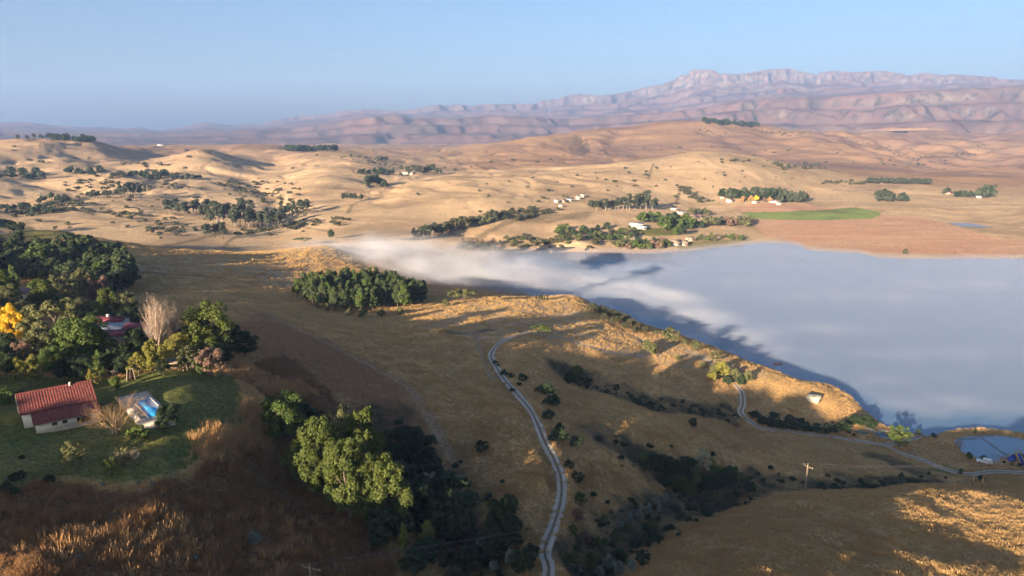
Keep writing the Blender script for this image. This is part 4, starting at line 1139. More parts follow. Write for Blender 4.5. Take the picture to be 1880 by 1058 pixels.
cluster(541,396,25,6,9,(20,30),'euc',G1,'tree in the dark clump at the right of the valley bottom','trees of the right valley clump', wide=1.5)
cluster(243,361,24,3,10,(18,26),'euc',G1,'tall tree in the clump above the terraced fields','trees above the terraced fields', wide=1.2)
cluster(190,360,34,3,9,(8,14),'far',D1,'low tree in the line left of the clump above the terraces','low tree line above the terraces')
cluster(45,388,52,8,14,(9,17),'far',D1,'tree in the dark strip on the left valley side','trees of the left valley strip')
cluster(98,372,30,8,9,(9,16),'far',D1,'tree at the right end of the left valley strip','trees right of the left valley strip')
cluster(35,325,50,6,15,(10,19),'far',D1,'tree in the dark wood under the left hill','trees of the wood under the left hill')
cluster(158,320,32,4,10,(9,16),'far',D1,'tree in the second wood under the left hill','second wood under the left hill')
cluster(226,325,24,2,9,(8,13),'far',D1,'tree in the narrow third wood under the left hill','third wood under the left hill')
cluster(287,327,30,5,12,(10,18),'far',D1,'tree in the fourth wood in the valley right of the left hill','fourth wood in the valley')
cluster(345,330,28,2,9,(8,13),'far',D1,'tree in the row right of the fourth valley wood','tree row right of the fourth wood')
cluster(692,320,34,2,14,(8,14),'far',D1,'tree in the row left of the far white farm','row left of the far white farm')
cluster(776,321,34,3,14,(12,20),'euc',G1,'tall tree in the grove behind the far white farm','grove behind the far white farm', wide=1.5)
cluster(690,345,18,6,9,(14,24),'far',D1,'tree in the dark clump above the tan hill shoulder','dark clump above the hill shoulder', wide=0.8)
cluster(648,367,20,2,7,(8,14),'far',D1,'tree in the sparse row left of the tan hill shoulder','sparse row left of the hill shoulder', wide=0.7)
cluster(700,296,9,1,4,(6,10),'far',D1,'tree in the tiny clump on the far slope','tiny clump on the far slope')
for k in range(17):
    f = k / 16
    cluster(762 + 145 * f, 441 - 33 * f, 3, 1.5, 1, (18, 27), 'far' if k % 3 else 'euc', ['scrub', 'gum', 'olive'], 'tree in the slanting row left of the lodge road', 'slanting tree row by the lodge road', wide=1.1)
cluster(945,398,28,8,8,(7,13),'far',['scrub','gum'],'small tree above the slanting tree row','small trees above the slanting row', wide=1.2)
cluster(1150,386,55,2,17,(16,26),'euc',G1,'gum tree in the long grove above the lodge','long gum grove above the lodge', wide=1.5, bark=M_PALEBARK)
cluster(1172,384,22,1,4,(28,36),'euc',G1,'tallest gum standing out of the long grove above the lodge','tallest gums above the lodge', wide=1.3, bark=M_PALEBARK)
cluster(1092,382,10,3,5,(12,18),'far',D1,'tree at the left end of the gum grove above the lodge','trees left of the gum grove')
cluster(1240,420,26,6,12,(20,30),'far',['green','dark'],'large dark tree behind the lodge lawn','large trees behind the lodge lawn', wide=1.0)
cluster(1190,408,18,3,6,(16,24),'far',['green','dark'],'tree close behind the white lodge','trees close behind the lodge')
cluster(1248,431,9,2,3,(14,20),'far',['green','dark'],'round tree at the right end of the lodge lawn','round trees right of the lodge lawn')
cluster(1095,432,75,12,44,(8,16),'far',['green','olive','dark','wattle'],'leafy tree in the green thicket left of the lodge','thicket left of the lodge', wide=1.1)
cluster(1180,455,48,5,24,(10,18),'far',['green','olive','russet','dark'],'tree on the lodge point close to the water','trees on the lodge point', wide=1.0)
cluster(985,445,60,5,20,(6,11),'far',['scrub','green','olive'],'low tree along the shore left of the thicket','low trees along the far shore', wide=1.1)
cluster(880,452,40,4,9,(8,14),'far',['scrub','russet'],'greyish tree near the misty shore bend','trees at the misty shore bend')
cluster(1275,416,14,4,5,(12,20),'far',['green','dark'],'tree right of the lodge trees','trees right of the lodge')
cluster(1283,394,18,4,7,(9,15),'far',['gum','olive'],'tree round the far cottages right of the lodge','trees round the far cottages')
cluster(1335,414,44,4,16,(12,20),'far',['olive','russet','gum'],'tree round the reedy pond right of the lodge','trees round the reedy pond')
cluster(1320,440,48,4,15,(7,13),'far',['olive','green','russet'],'tree along the shore right of the thatched huts','shore trees right of the huts')
cluster(1360,366,34,2,10,(14,23),'far',D1,'dark tree at the left of the large farm grove','left part of the large farm grove', wide=0.9)
cluster(1412,366,30,2,12,(17,24),'far',D1,'dark tree in the middle of the large farm grove','middle of the large farm grove', wide=0.9)
cluster(1456,372,26,2,14,(15,24),'far',['gum'],'tall dark conifer at the right end of the large farm grove','right end of the large farm grove', wide=0.65)
for px, mt in [(1363,'orange'),(1378,'orange'),(1388,'gold'),(1404,'russet'),(1413,'orange')]:
    cluster(px,371,1,1,1,(9,13),'far',[mt],'autumn-coloured tree in front of the large farm grove','autumn trees of the farm', wide=0.8)
cluster(1622,370,10,1,4,(16,24),'far',D1,'tree in the left clump on the right plain','left clump on the right plain', wide=1.0)
cluster(1652,370,12,1,4,(11,18),'far',D1,'tree in the second clump on the right plain','second clump on the right plain', wide=1.1)
cluster(1735,356,6,1,3,(8,12),'far',D1,'tree at the left of the far right farm','trees left of the far right farm')
cluster(1776,362,22,1,7,(8,14),'far',D1,'low tree beside the far right farm','low trees of the far right farm')
cluster(1810,364,13,1,5,(20,30),'far',D1,'tall tree at the far right farm','tall trees of the far right farm', wide=0.75)
cluster(1663,468,0.5,0.3,1,(10,12),'far',['scrub'],'single round tree on the far right shore','lone tree on the right shore')
cluster(1752,468,0.5,0.3,1,(6,7),'far',['russet'],'single low bush on the far right shore','lone bush on the right shore')
cluster(1470,308,45,5,16,(4,9),'fbush',['scrub'],'dark bush in the row down the right side of the tan hill','bush row on the tan hill')
cluster(1555,337,45,3,14,(4,8),'fbush',['scrub'],'dark bush where the tan hill meets the plain','bushes at the foot of the tan hill')
for k, p in enumerate(scatter([(760,360),(900,330),(1100,312),(1300,290),(1420,300),(1470,335),(1330,345),(1200,365),(1000,380),(850,385)], 55, 14, 9)):
    put('fbush%d' % (k % 3), p, random.uniform(2.0, 4.2), LM[random.choice(['scrub', 'gum'])], 'hill_bush', 'small dark bush dotted on the tan hill', 'bush', 'bushes dotted on the tan hill', random.uniform(0.9, 1.5))
for k, p in enumerate(scatter([(20,400),(200,350),(420,345),(560,350),(600,400),(420,445),(200,440),(80,420)], 70, 12, 10)):
    put('fbush%d' % (k % 3), p, random.uniform(1.8, 4.5), LM[random.choice(['scrub', 'gum', 'olive'])], 'valley_bush', 'small bush dotted in the left middle valley', 'bush', 'bushes dotted in the valley', random.uniform(0.9, 1.6))
for k, p in enumerate(scatter([(0,270),(150,275),(420,300),(700,300),(950,290),(1200,270),(1500,275),(1850,310),(1500,300),(1100,290),(700,330),(300,330),(20,310)], 60, 25, 11)):
    put('fbush%d' % (k % 3), p, random.uniform(3, 6), LM['scrub'], 'far_bush', 'tiny dark bush on the far hills', 'bush', 'bushes on the far hills', random.uniform(1.0, 2.0))
for px, b, tp in [(32,253,247),(62,252,245),(77,254,247),(50,253,249)]:
    cluster(px, b + 3, 2, 0.3, 1, (b + 3 - tp, b + 5 - tp), 'far', D1, 'small tree on the skyline of the left hill', 'skyline trees of the left hill', wide=0.9)

# woods and scrub that read as one mass
def mass(name, spots, h, kinds, mat, wide=1.0):
    """many trees too small to tell apart, joined"""
    cs, fs, o = [], [], 0
    for p in spots:
        me_ = KIND[random.choice(kinds)]
        key = me_['crown']
        if 'np' not in me_:
            c = np.empty(len(key.vertices) * 3, np.float32); key.vertices.foreach_get('co', c)
            f = np.empty(len(key.loops), np.int32); key.loops.foreach_get('vertex_index', f)
            me_['np'] = (c.reshape(-1, 3), f.reshape(-1, 4))
        c, f = me_['np']
        s = random.uniform(*h) / me_['H']; a = random.uniform(0, 6.28)
        q = c * s * np.array([wide, wide, 1])
        q = np.stack([q[:, 0] * math.cos(a) - q[:, 1] * math.sin(a) + p[0], q[:, 0] * math.sin(a) + q[:, 1] * math.cos(a) + p[1], q[:, 2] + p[2]], 1)
        cs.append(q); fs.append(f + o); o += len(c)
    return tag(link(name, mesh_np(name, np.concatenate(cs), np.concatenate(fs)), mat), kind='stuff')
def strip(px0, py0, px1, py1, n, dep):
    out = []
    for k in range(n):
        f = random.random()
        p = hit(px0 + (px1 - px0) * f, py0 + (py1 - py0) * f)
        r_ = math.hypot(p.x, p.y); q = 1 + random.random() * dep / r_
        out.append((p.x * q, p.y * q, float(zgrid(p.x * q, p.y * q))))
    return out
FK = ['far0', 'far1', 'far2']
mass('plantation', strip(524,279,618,279,70,60), (14, 19), FK, LM['dark'])
mass('plantation', strip(90,260,124,260,26,40), (14, 18), FK, LM['dark'])
mass('plantation', strip(134,262,172,264,28,40), (12, 16), FK, LM['dark'])
mass('plantation', strip(1592,338,1708,339,70,30), (9, 12), FK, LM['gum'])
mass('plantation', strip(1288,228,1392,234,80,60), (12, 20), FK, LM['dark'])
FB = ['fbush0', 'fbush1', 'fbush2']
sp = []
for pts, n, w in [([(1640,268),(1665,290),(1700,310)],80,40),([(1810,262),(1780,285),(1730,310)],80,45),([(1290,240),(1310,250)],20,20),([(1520,250),(1570,262),(1600,270)],50,30),([(445,335),(475,345),(500,365),(520,385)],80,18),([(440,425),(520,418),(600,412)],60,14),
                  ([(640,285),(690,300),(740,312)],40,30),([(880,405),(950,395),(1000,390)],50,10),([(960,445),(1060,440),(1130,430)],90,14),([(150,330),(210,345),(330,342)],60,22),([(230,300),(300,312)],30,20),([(400,335),(450,348)],30,10),([(1250,345),(1270,360),(1290,372)],40,8),([(1060,252),(1078,270)],20,12),([(870,455),(920,470)],30,8),([(20,395),(110,380)],70,20),([(180,385),(240,395),(330,430)],40,12),([(1300,300),(1420,300)],10,5),([(1395,240),(1480,246)],60,20)]:
    P = pixline(pts, 3.0)
    for k in range(n):
        q = P[random.randrange(len(P))] + np.array([random.gauss(0, w), random.gauss(0, w)])
        z_ = float(zgrid(q[0], q[1]))
        if z_ > 0.4: sp.append((q[0], q[1], z_))
mass('gully_scrub', sp, (2.0, 5.0), FB, LM['scrub'], 1.4)
# scrub on the near gullies and the left rough ground
sp = []
for pts, n, w in [([(1040,690),(1130,716),(1200,745),(1280,752),(1335,758)],60,2.5),([(1120,810),(1180,850),(1250,885),(1330,900)],50,4),([(1330,905),(1230,940),(1150,990),(1080,1050)],80,5),([(720,800),(760,880),(820,960),(880,1040)],70,5),([(1400,775),(1480,785),(1560,790)],30,2),([(1480,892),(1600,892),(1700,888)],40,3),([(920,650),(930,690),(960,720)],8,2),([(10,890),(30,905)],14,3),([(1380,880),(1440,880)],10,2)]:
    P = pixline(pts, 2.0)
    for k in range(n):
        q = P[random.randrange(len(P))] + np.array([random.gauss(0, w), random.gauss(0, w)])
        sp.append((q[0], q[1], float(zgrid(q[0], q[1])) - 0.1))
mass('gully_undergrowth', sp, (0.6, 1.5), ['bush0', 'bush1', 'bush2'], LM['dark'], 1.3)

# the wood on the ridge behind the viewpoint, whose shade falls over the near slopes
sp = []
def us(u, s):
    x, y = u * cu + s * su, -u * su + s * cu
    return (x, y, float(zgrid(x, y)) - 0.3)
u_ = -620.0
while u_ < 150:
    gap = 0 < u_ < 26 or -97 < u_ < -75
    if not gap:
        sp.append(us(u_, RIDGE_S + random.uniform(-4, 4)))
        sp.append(us(u_ + 2, RIDGE_S - 9 + random.uniform(-4, 4)))
    u_ += random.uniform(3.0, 5.5)
sp += [us(9, RIDGE_S), us(11, RIDGE_S - 3), us(18.5, RIDGE_S)]
for k in range(13):
    sp.append(us(random.uniform(-185, -128) if k % 3 else random.uniform(-106, -97), random.uniform(-35, 2)))
mass('ridge_wood', sp, (9.5, 13.5), FK, LM['dark'], 0.8)

# ------------------------------------------------------------------ buildings and other made things
def bx(x0, x1, y0, y1, z0, z1):
    co = np.array([(x, y, z) for z in (z0, z1) for y in (y0, y1) for x in (x0, x1)], float)
    return co, np.array([(0, 2, 3, 1), (4, 5, 7, 6), (0, 1, 5, 4), (2, 6, 7, 3), (0, 4, 6, 2), (1, 3, 7, 5)])

def slab(p0, p1, p2, p3, th):
    """quad plate p0..p3 (counter-clockwise from above) with thickness downwards"""
    P = np.array([p0, p1, p2, p3], float); n = np.cross(P[1] - P[0], P[3] - P[0]); n /= np.linalg.norm(n)
    co = np.concatenate([P, P - n * th])
    return co, np.array([(0, 1, 2, 3), (7, 6, 5, 4), (0, 4, 5, 1), (1, 5, 6, 2), (2, 6, 7, 3), (3, 7, 4, 0)])

def ribbed(x0, x1, ya, za, yb, zb_, pitch, amp, th=0.12):
    """roof plane from eave (ya,za) to ridge (yb,zb): rolled tile columns running up the slope"""
    n = int((x1 - x0) / pitch)
    xs = np.linspace(x0, x1, n * 4 + 1)
    wave = amp * np.abs(np.sin(np.pi * (xs - x0) / pitch))
    rows = 9
    co, fa = [], []
    nrm = np.array([0, -(zb_ - za), (yb - ya)]); nrm = nrm / np.linalg.norm(nrm)
    if nrm[2] < 0: nrm = -nrm
    for j in range(rows):
        f = j / (rows - 1)
        for i, x in enumerate(xs):
            h = wave[i] + 0.035 * (j % 2)
            co.append(np.array([x, ya + (yb - ya) * f, za + (zb_ - za) * f]) + nrm * h)
    w = len(xs)
    for j in range(rows - 1):
        for i in range(w - 1):
            q = (j * w + i, j * w + i + 1, (j + 1) * w + i + 1, (j + 1) * w + i)
            fa.append(q if yb > ya else q[::-1])
    a = (np.array(co), np.array(fa))
    P = [(x0, ya, za), (x1, ya, za), (x1, yb, zb_), (x0, yb, zb_)]
    if yb < ya: P = P[::-1]
    b = slab(*P, th)
    return joinm([a, (b[0] - nrm * 0.01, b[1])])

def part(name, geo_, mat, parent, smooth=False, label=None):
    o = link(name, mesh_np(name, *geo_, smooth), mat, parent)
    if label: o['label'] = label
    return o

def thing(name, p, rz, label, cat, group=None):
    o = link(name, None, loc=p, rz=rz)
    return tag(o, label, cat, group)

M_WALL = plain('cream_plaster', (0.72, 0.66, 0.54), 0.9, 0.06, 0.8, 0.1)
M_WHITE = plain('whitewash', (0.44, 0.41, 0.37), 0.9, 0.05, 0.6, 0.1)
M_STONE = plain('stone_plinth', (0.42, 0.35, 0.27), 0.95, 0.16, 2.5, 0.1, 0.6)
M_TILE = plain('red_roof_tiles', (0.19, 0.055, 0.046), 0.85, 0.17, 1.6, 0.25)
M_CRIM = plain('crimson_sheet_roof', (0.17, 0.035, 0.048), 0.7, 0.10, 1.0, 0.35)
M_MAUVE = plain('weathered_mauve_roof', (0.24, 0.15, 0.15), 0.8, 0.12, 1.0, 0.2)
M_GREYROOF = plain('pale_sheet_roof', (0.38, 0.39, 0.41), 0.55, 0.06, 0.7, 0.3)
M_THATCH = plain('thatch', (0.27, 0.22, 0.17), 1.0, 0.18, 2.0, 0.0, 0.6)
M_GLASS = plain('dark_glass', (0.02, 0.022, 0.026), 0.12, 0.1, 1.0, 0.6)
M_WOOD = plain('weathered_wood', (0.30, 0.235, 0.17), 0.9, 0.18, 5.0, 0.1, 0.4)
M_DKWOOD = plain('dark_wood', (0.085, 0.06, 0.045), 0.9, 0.2, 5.0, 0.1)
M_PAVE = plain('pool_paving', (0.46, 0.41, 0.36), 0.9, 0.12, 2.0, 0.1, 0.3)
M_BLUE = plain('blue_paint', (0.02, 0.07, 0.45), 0.5, 0.1, 1.0, 0.3)
M_CARW = plain('white_car_paint', (0.80, 0.81, 0.82), 0.25, 0.02, 1.0, 0.5)
M_RUBBER = plain('rubber', (0.025, 0.025, 0.027), 0.8, 0.1, 3.0, 0.2)
M_YELLOW = plain('yellow_timber', (0.62, 0.45, 0.15), 0.7, 0.12, 3.0, 0.2)
M_HULLW = plain('white_hull', (0.38, 0.37, 0.30), 0.8, 0.08, 1.2, 0.3)
M_HULLB = plain('blue_hull', (0.10, 0.20, 0.36), 0.5, 0.1, 1.2, 0.3)
M_HULLG = plain('green_hull', (0.05, 0.16, 0.17), 0.5, 0.1, 1.2, 0.3)
M_ORANGE = plain('orange_paint', (0.70, 0.24, 0.08), 0.5, 0.08, 1.2, 0.3)
M_PINK = plain('pink_plaster', (0.58, 0.38, 0.31), 0.9, 0.07, 0.8, 0.1)
M_WIRE = plain('wire', (0.10, 0.095, 0.095), 0.6, 0.1, 1.0, 0.3)
m, nt, out = new_mat('pool_water')
t = NT(nt)
n1 = t.noise(t.n('ShaderNodeNewGeometry').outputs['Position'], 1.6, 3, 0.6)
bs = t.n('ShaderNodeBsdfPrincipled', ins={'Base Color': t.mix(t.ramp(n1, 0.3, 0.7), (0.03, 0.33, 0.72), (0.05, 0.42, 0.80)), 'Roughness': 0.12, 'IOR': 1.33})
t.l(bs.outputs[0], out.inputs[0])
M_POOL = m

# --- the tiled house on the lawn
pa, pb = hit(68, 797), hit(184, 776)
ang = math.atan2(pb.y - pa.y, pb.x - pa.x)
L = math.hypot(pb.x - pa.x, pb.y - pa.y)
gz = float(zgrid((pa.x + pb.x) / 2, (pa.y + pb.y) / 2)) - 0.1
house = thing('tiled_house', (pa.x, pa.y, gz), ang, 'cream house with red tiled roof standing on the lawn', 'house')
ZL = 0.0
XL = -1.45
def gable_end(x0, x1):
    return np.array([(x0, 3.3, 3.2), (x0, 12.5, 3.2), (x0, 8.0, 5.05), (x1, 3.3, 3.2), (x1, 12.5, 3.2), (x1, 8.0, 5.05)]), np.array([(0, 2, 1, 1), (3, 4, 5, 5), (0, 3, 5, 2), (1, 2, 5, 4)])
part('wall', joinm([bx(0, L, 0, 0.25, 0.7, 2.2), bx(0, 0.25, 0.25, 3.2, 0.7, 2.2), bx(XL, L, 3.2, 3.45, 0.7, 3.2), bx(XL, XL + .25, 3.45, 12.6, 0.7, 3.2), bx(L - 0.25, L, 3.45, 12.6, 0.7, 3.2), bx(L - 0.25, L, 0.25, 3.2, 0.7, 2.2), bx(XL + .25, L - 0.25, 12.35, 12.6, 0.7, 3.2),
                    gable_end(XL + .02, XL + .24), gable_end(L - .24, L - .02)]), M_WALL, house)
part('stone_plinth', joinm([bx(-0.04, L + 0.04, -0.05, 0.3, -1.5, 0.7), bx(XL - .06, 0.0, 3.14, 3.5, -1.5, 0.7), bx(XL - .06, XL + .3, 3.5, 12.66, -1.5, 0.7), bx(L - .3, L + .04, 0.3, 12.6, -1.5, .7)]), M_STONE, house)
rf = part('roof', ribbed(XL - .35, L + 0.3, 2.85, 3.25, 8.0, 5.3, 0.42, 0.10), M_TILE, house)
part('back_roof', ribbed(XL - .35, L + 0.3, 13.2, 3.1, 8.0, 5.3, 0.42, 0.10), M_TILE, house)
part('porch_roof', ribbed(-0.35, L + 0.3, -0.5, 2.2, 3.3, 3.12, 0.42, 0.10), M_TILE, house)
part('ridge_cap', (tube([(XL - .4, 8.0, 5.35), (L + 0.35, 8.0, 5.35)], [0.16, 0.16], 8)), M_TILE, house)
part('verge_board', joinm([slab((XL - .48, 2.8, 3.35), (XL - .34, 2.8, 3.35), (XL - .34, 8, 5.43), (XL - .48, 8, 5.43), 0.2)]), M_WOOD, house)
part('vent_pipe', tube([(L - 3, 7.7, 5.0), (L - 3, 7.7, 5.85)], [0.14, 0.14], 8), M_WALL, house)
for wx in (2.3, 3.75):
    w_ = part('window', bx(wx, wx + 0.62, -0.03, 0.02, 1.3, 1.95), M_GLASS, house)
    part('frame', joinm([bx(wx - 0.06, wx, -0.05, 0.03, 1.25, 2.0), bx(wx + .62, wx + .68, -0.05, 0.03, 1.25, 2.0), bx(wx, wx + .62, -0.05, 0.03, 1.25, 1.3)]), M_WOOD, w_)
part('veranda_opening', bx(L - 3.3, L - 1.15, -0.035, 0.02, 0.78, 2.1), M_GLASS, house)
for vx in (L - 2.6, L - 1.9):
    part('veranda_post', bx(vx, vx + 0.07, -0.08, -0.036, 0.78, 2.1), M_DKWOOD, house)
part('fascia', bx(-0.35, L + 0.3, -0.55, -0.502, 2.0, 2.16), M_WOOD, house)
part('drain_pipe', tube([(2.7, -0.1, 0.1), (2.7, -0.1, 0.75)], [0.06, 0.06], 6), M_WHITE, house)
HOUSE_BOX = (pa.x, pa.y, ang, L)

def gable(p, rz, Lh, W, h, rise, wallm, roofm, label, name='farm_house', cat='house', group=None, nwin=2, chimney=False, ov=0.35, hip=False):
    o = thing(name, (p[0], p[1], p[2] - 0.15), rz, label, cat, group)
    a, b = Lh / 2, W / 2
    prof = [(-b, -0.6), (b, -0.6), (b, h), (0, h + rise), (-b, h)]
    co = np.array([(x, y, z) for x in (-a, a) for y, z in prof])
    tri = [(0, 4, 2, 1), (2, 4, 3, 3), (5, 6, 7, 9), (7, 8, 9, 9), (0, 5, 9, 4), (1, 2, 7, 6)]
    part('wall', (co, np.array(tri)), wallm, o)
    e = rise / b * ov
    part('roof', joinm([slab((-a - ov, -b - ov, h - e + .12), (a + ov, -b - ov, h - e + .12), (a + ov, 0, h + rise + .12), (-a - ov, 0, h + rise + .12), 0.14),
                        slab((-a - ov, 0, h + rise + .121), (a + ov, 0, h + rise + .121), (a + ov, b + ov, h - e + .12), (-a - ov, b + ov, h - e + .12), 0.14)]), roofm, o)
    for k in range(nwin):
        x = -a + Lh * (k + 0.8) / (nwin + 0.6)
        part('window', bx(x - 0.5, x + 0.5, -b - 0.03, -b + 0.02, 0.9, min(h - 0.25, 2.1)), M_GLASS, o)
    part('door', bx(a * 0.55, a * 0.55 + 0.9, -b - 0.03, -b + 0.02, 0.05, min(2.0, h - 0.15)), M_DKWOOD, o)
    if chimney: part('chimney', bx(a * 0.3, a * 0.3 + 0.9, 0.2, 1.0, h + rise * 0.6, h + rise + 1.1), M_WHITE, o)
    return o

# --- the red-roofed house among the trees, several low roofs
p = hit(206, 622)
hz = p.z
h2 = thing('red_roofed_house', (p.x, p.y, hz), R(4), 'low rambling house with crimson roofs half hidden by trees', 'house')
part('wall', joinm([bx(-9, 8.5, 0, 6, -1, 2.7), bx(-3, 4, -3.5, 0, -1, 2.0), bx(-9, 0, 6.01, 11, -1, 3.2)]), M_WHITE, h2)
part('back_roof', joinm([slab((-9.5, 5.7, 3.2), (0.5, 5.7, 3.2), (0.5, 8.5, 4.3), (-9.5, 8.5, 4.3), .15), slab((-9.5, 8.5, 4.301), (.5, 8.5, 4.301), (.5, 11.5, 3.2), (-9.5, 11.5, 3.2), .15)]), M_CRIM, h2)
part('flat_roof', slab((-9.4, -0.3, 2.75), (2.8, -0.3, 2.75), (2.8, 5.6, 3.1), (-9.4, 5.6, 3.1), .15), M_GREYROOF, h2, label='pale grey flat roof')
part('side_roof', joinm([slab((2.85, -0.4, 2.7), (9, -0.4, 2.7), (9, 3, 3.7), (2.85, 3, 3.7), .15), slab((2.85, 3, 3.701), (9, 3, 3.701), (9, 6.4, 2.7), (2.85, 6.4, 2.7), .15)]), M_CRIM, h2)
part('porch_roof', slab((-3.5, -4.2, 2.0), (8.5, -4.2, 2.0), (8.5, -0.42, 2.6), (-3.5, -0.42, 2.6), .12), M_CRIM, h2)
part('chimney', bx(-5, -4.3, 8.1, 8.8, 3.8, 4.8), M_WHITE, h2)
for x in (-3.2, 0.6, 4.2, 8.2):
    part('porch_post', bx(x, x + .14, -4.1, -3.96, -0.8, 1.95), M_WHITE, h2)
for x in (-6, -4.4, 4.6, 6.6):
    w_ = part('window', bx(x, x + 1.0, -0.03, 0.02, 1.0, 2.1), M_GLASS, h2)
    part('frame', joinm([bx(x - .07, x, -.05, .03, .93, 2.17), bx(x + 1, x + 1.07, -.05, .03, .93, 2.17), bx(x, x + 1, -.05, .03, .93, 1.0)]), M_WOOD, w_)

# --- the far garden house with its white chimney
p = hit(48, 549)
h3 = gable(p, R(14), 13, 7, 2.7, 1.7, M_WALL, M_MAUVE, 'long house with mauve roof and white chimney below the forest', 'garden_house', nwin=3, chimney=True)

# --- pool terrace
q = [hit(*a) for a in [(240,770),(262,778),(296,751),(266,724)]]
c4 = sum((Vector(v) for v in q), Vector((0, 0, 0))) / 4
pz = max(v.z for v in q) + 0.4
ax = (q[2] - q[3]); pool_rz = math.atan2(ax.y, ax.x)
e1 = Vector((math.cos(pool_rz), math.sin(pool_rz), 0)); e2 = Vector((-e1.y, e1.x, 0))
pool = thing('swimming_pool', (c4.x, c4.y, pz), pool_rz, 'small bright blue swimming pool with paved terrace on the lawn', 'pool')
us_ = [((v - c4).dot(e1), (v - c4).dot(e2)) for v in q]
hx = max(abs(a) for a, b in us_) * 0.92; hy = max(abs(b) for a, b in us_) * 0.92
part('paving', joinm([bx(-hx, -hx * .55, -hy, hy, -1.2, 0.0), bx(hx * .62, hx, -hy, hy, -1.2, 0.0), bx(-hx * .55, hx * .62, -hy, -hy * .28, -1.2, 0.0), bx(-hx * .55, hx * .62, hy * .82, hy, -1.2, 0.0)]), M_PAVE, pool)
part('coping', joinm([bx(-hx * .58, hx * .65, -hy * .31, -hy * .25, -.1, .06), bx(-hx * .58, hx * .65, hy * .79, hy * .85, -.1, .06), bx(-hx * .6, -hx * .55, -hy * .25, hy * .79, -.1, .06), bx(hx * .62, hx * .67, -hy * .25, hy * .79, -.1, .06)]), M_WHITE, pool)
part('water', bx(-hx * .55, hx * .62, -hy * .28, hy * .82, -0.6, -0.08), M_POOL, pool)
part('step', bx(hx * .1, hx * .6, -hy * .95, -hy * .65, 0.0, 0.25), M_PAVE, pool)

# --- garden shelter, bird table, play frame, posts
p = hit(322, 681)
sh = thing('garden_shelter', p, R(20), 'open garden shelter with pale slanting roof on timber posts', 'shelter')
part('roof', slab((-2.0, -1.3, 2.0), (2.0, -1.3, 2.0), (2.1, 1.4, 2.5), (-1.9, 1.4, 2.5), .1), M_WOOD, sh)
for x in (-1.7, 1.7):
    for y in (-1.1, 1.1): part('post', bx(x - .1, x + .1, y - .1, y + .1, -.3, 2.05 + (y > 0) * .3), M_WOOD, sh)
part('table', joinm([bx(-.9, .9, -.35, .35, .68, .75), bx(-.7, -.6, -.3, .3, -.1, .68), bx(.6, .7, -.3, .3, -.1, .68)]), M_WOOD, sh)
p = hit(213, 698)
bt = thing('bird_table', p, R(15), 'small wooden bird table with a pitched roof at the far lawn edge', 'bird table')
part('post', bx(-.07, .07, -.07, .07, -.2, 1.5), M_WOOD, bt)
part('tray', bx(-.55, .55, -.4, .4, 1.3, 1.38), M_WOOD, bt)
part('roof', joinm([slab((-.7, -.55, 1.85), (.7, -.55, 1.85), (.7, 0, 2.15), (-.7, 0, 2.15), .05), slab((-.7, 0, 2.151), (.7, 0, 2.151), (.7, .55, 1.85), (-.7, .55, 1.85), .05)]), M_WOOD, bt)
for x in (-.5, .45): part('corner_post', joinm([bx(x, x + .06, -.38, -.32, 1.38, 1.9), bx(x, x + .06, .32, .38, 1.38, 1.9)]), M_WOOD, bt)
p = hit(241, 698)
pf = thing('timber_frame', p, R(30), 'dark rustic timber frame standing on the far lawn', 'frame')
for x, y, lx_ in [(-.8, -.5, .5), (-.8, .5, .5), (.8, -.5, -.5), (.8, .5, -.5)]:
    part('leg', tube([(x, y, -.2), (x + lx_ * .6, y * .3, 2.4)], [.12, .09], 7), M_WOOD, pf)
part('ridge_beam', tube([(-.6, 0, 2.3), (.6, 0, 2.4)], [.11, .11], 7), M_WOOD, pf)
part('panel', joinm([slab((-.7, -.4, .3), (.7, -.4, .3), (.35, -.1, 2.0), (-.35, -.1, 2.0), .06), bx(-.6, .6, -.3, .4, .1, .5)]), M_DKWOOD, pf)
def post(px, py, h, mat, label, r_=0.09):
    p = hit(px, py)
    o = link('post', mesh_np('post', *joinm([tube([(0, 0, -.3), (0, 0, h), (0, 0, h + .02)], [r_, r_ * .9, .01], 7)])), mat, loc=p)
    return tag(o, label, 'post')
post(78, 974, 1.7, M_DKWOOD, 'dark post alone in the shaded rough grass below the lawn')
post(617, 1050, 1.6, M_WOOD, 'grey fence post right of the foreground power pole, left of a pair')
post(632, 1052, 1.5, M_WOOD, 'grey fence post right of the foreground power pole, right of a pair')
post(207, 797, 0.9, M_WHITE, 'short white post in front of the leafless tree by the house')
post(1586, 814, 1.0, M_WHITE, 'small white marker post beside the lower road')
for px, py, lb in [(1785, 895, 'left'), (1802, 897, 'right')]:
    post(px, py, 3.2, M_DKWOOD, f'thin dark pole behind the sunlit crest, {lb} of two', .07)

# --- power poles and wires
def power_pole(p, h, rz, label):
    o = thing('power_pole', p, rz, label, 'power pole')
    part('post', tube([(0, 0, -.5), (0, 0, h * .5), (0, 0, h)], [.17, .15, .12], 10), M_WOOD, o)
    part('crossarm', bx(-1.5, 1.5, -.19, -.13, h - .75, h - .57), M_WOOD, o)
    part('brace', joinm([tube([(-.8, -.16, h - .7), (0, -.16, h - 1.5)], [.03, .03], 5), tube([(.8, -.16, h - .7), (0, -.16, h - 1.5)], [.03, .03], 5)]), M_WOOD, o)
    for x, z in ((-1.35, h - .57), (1.35, h - .57), (0, h)):
        part('insulator', tube([(x, -.16 if x else 0, z), (x, -.16 if x else 0, z + .12), (x, -.16 if x else 0, z + .13), (x, -.16 if x else 0, z + .28)], [.03, .03, .08, .05], 7), M_WHITE, o)
    return o
p1_ = hit(1478, 903)
h1 = top_h(p1_, 852)
d = ray(569, 1037)
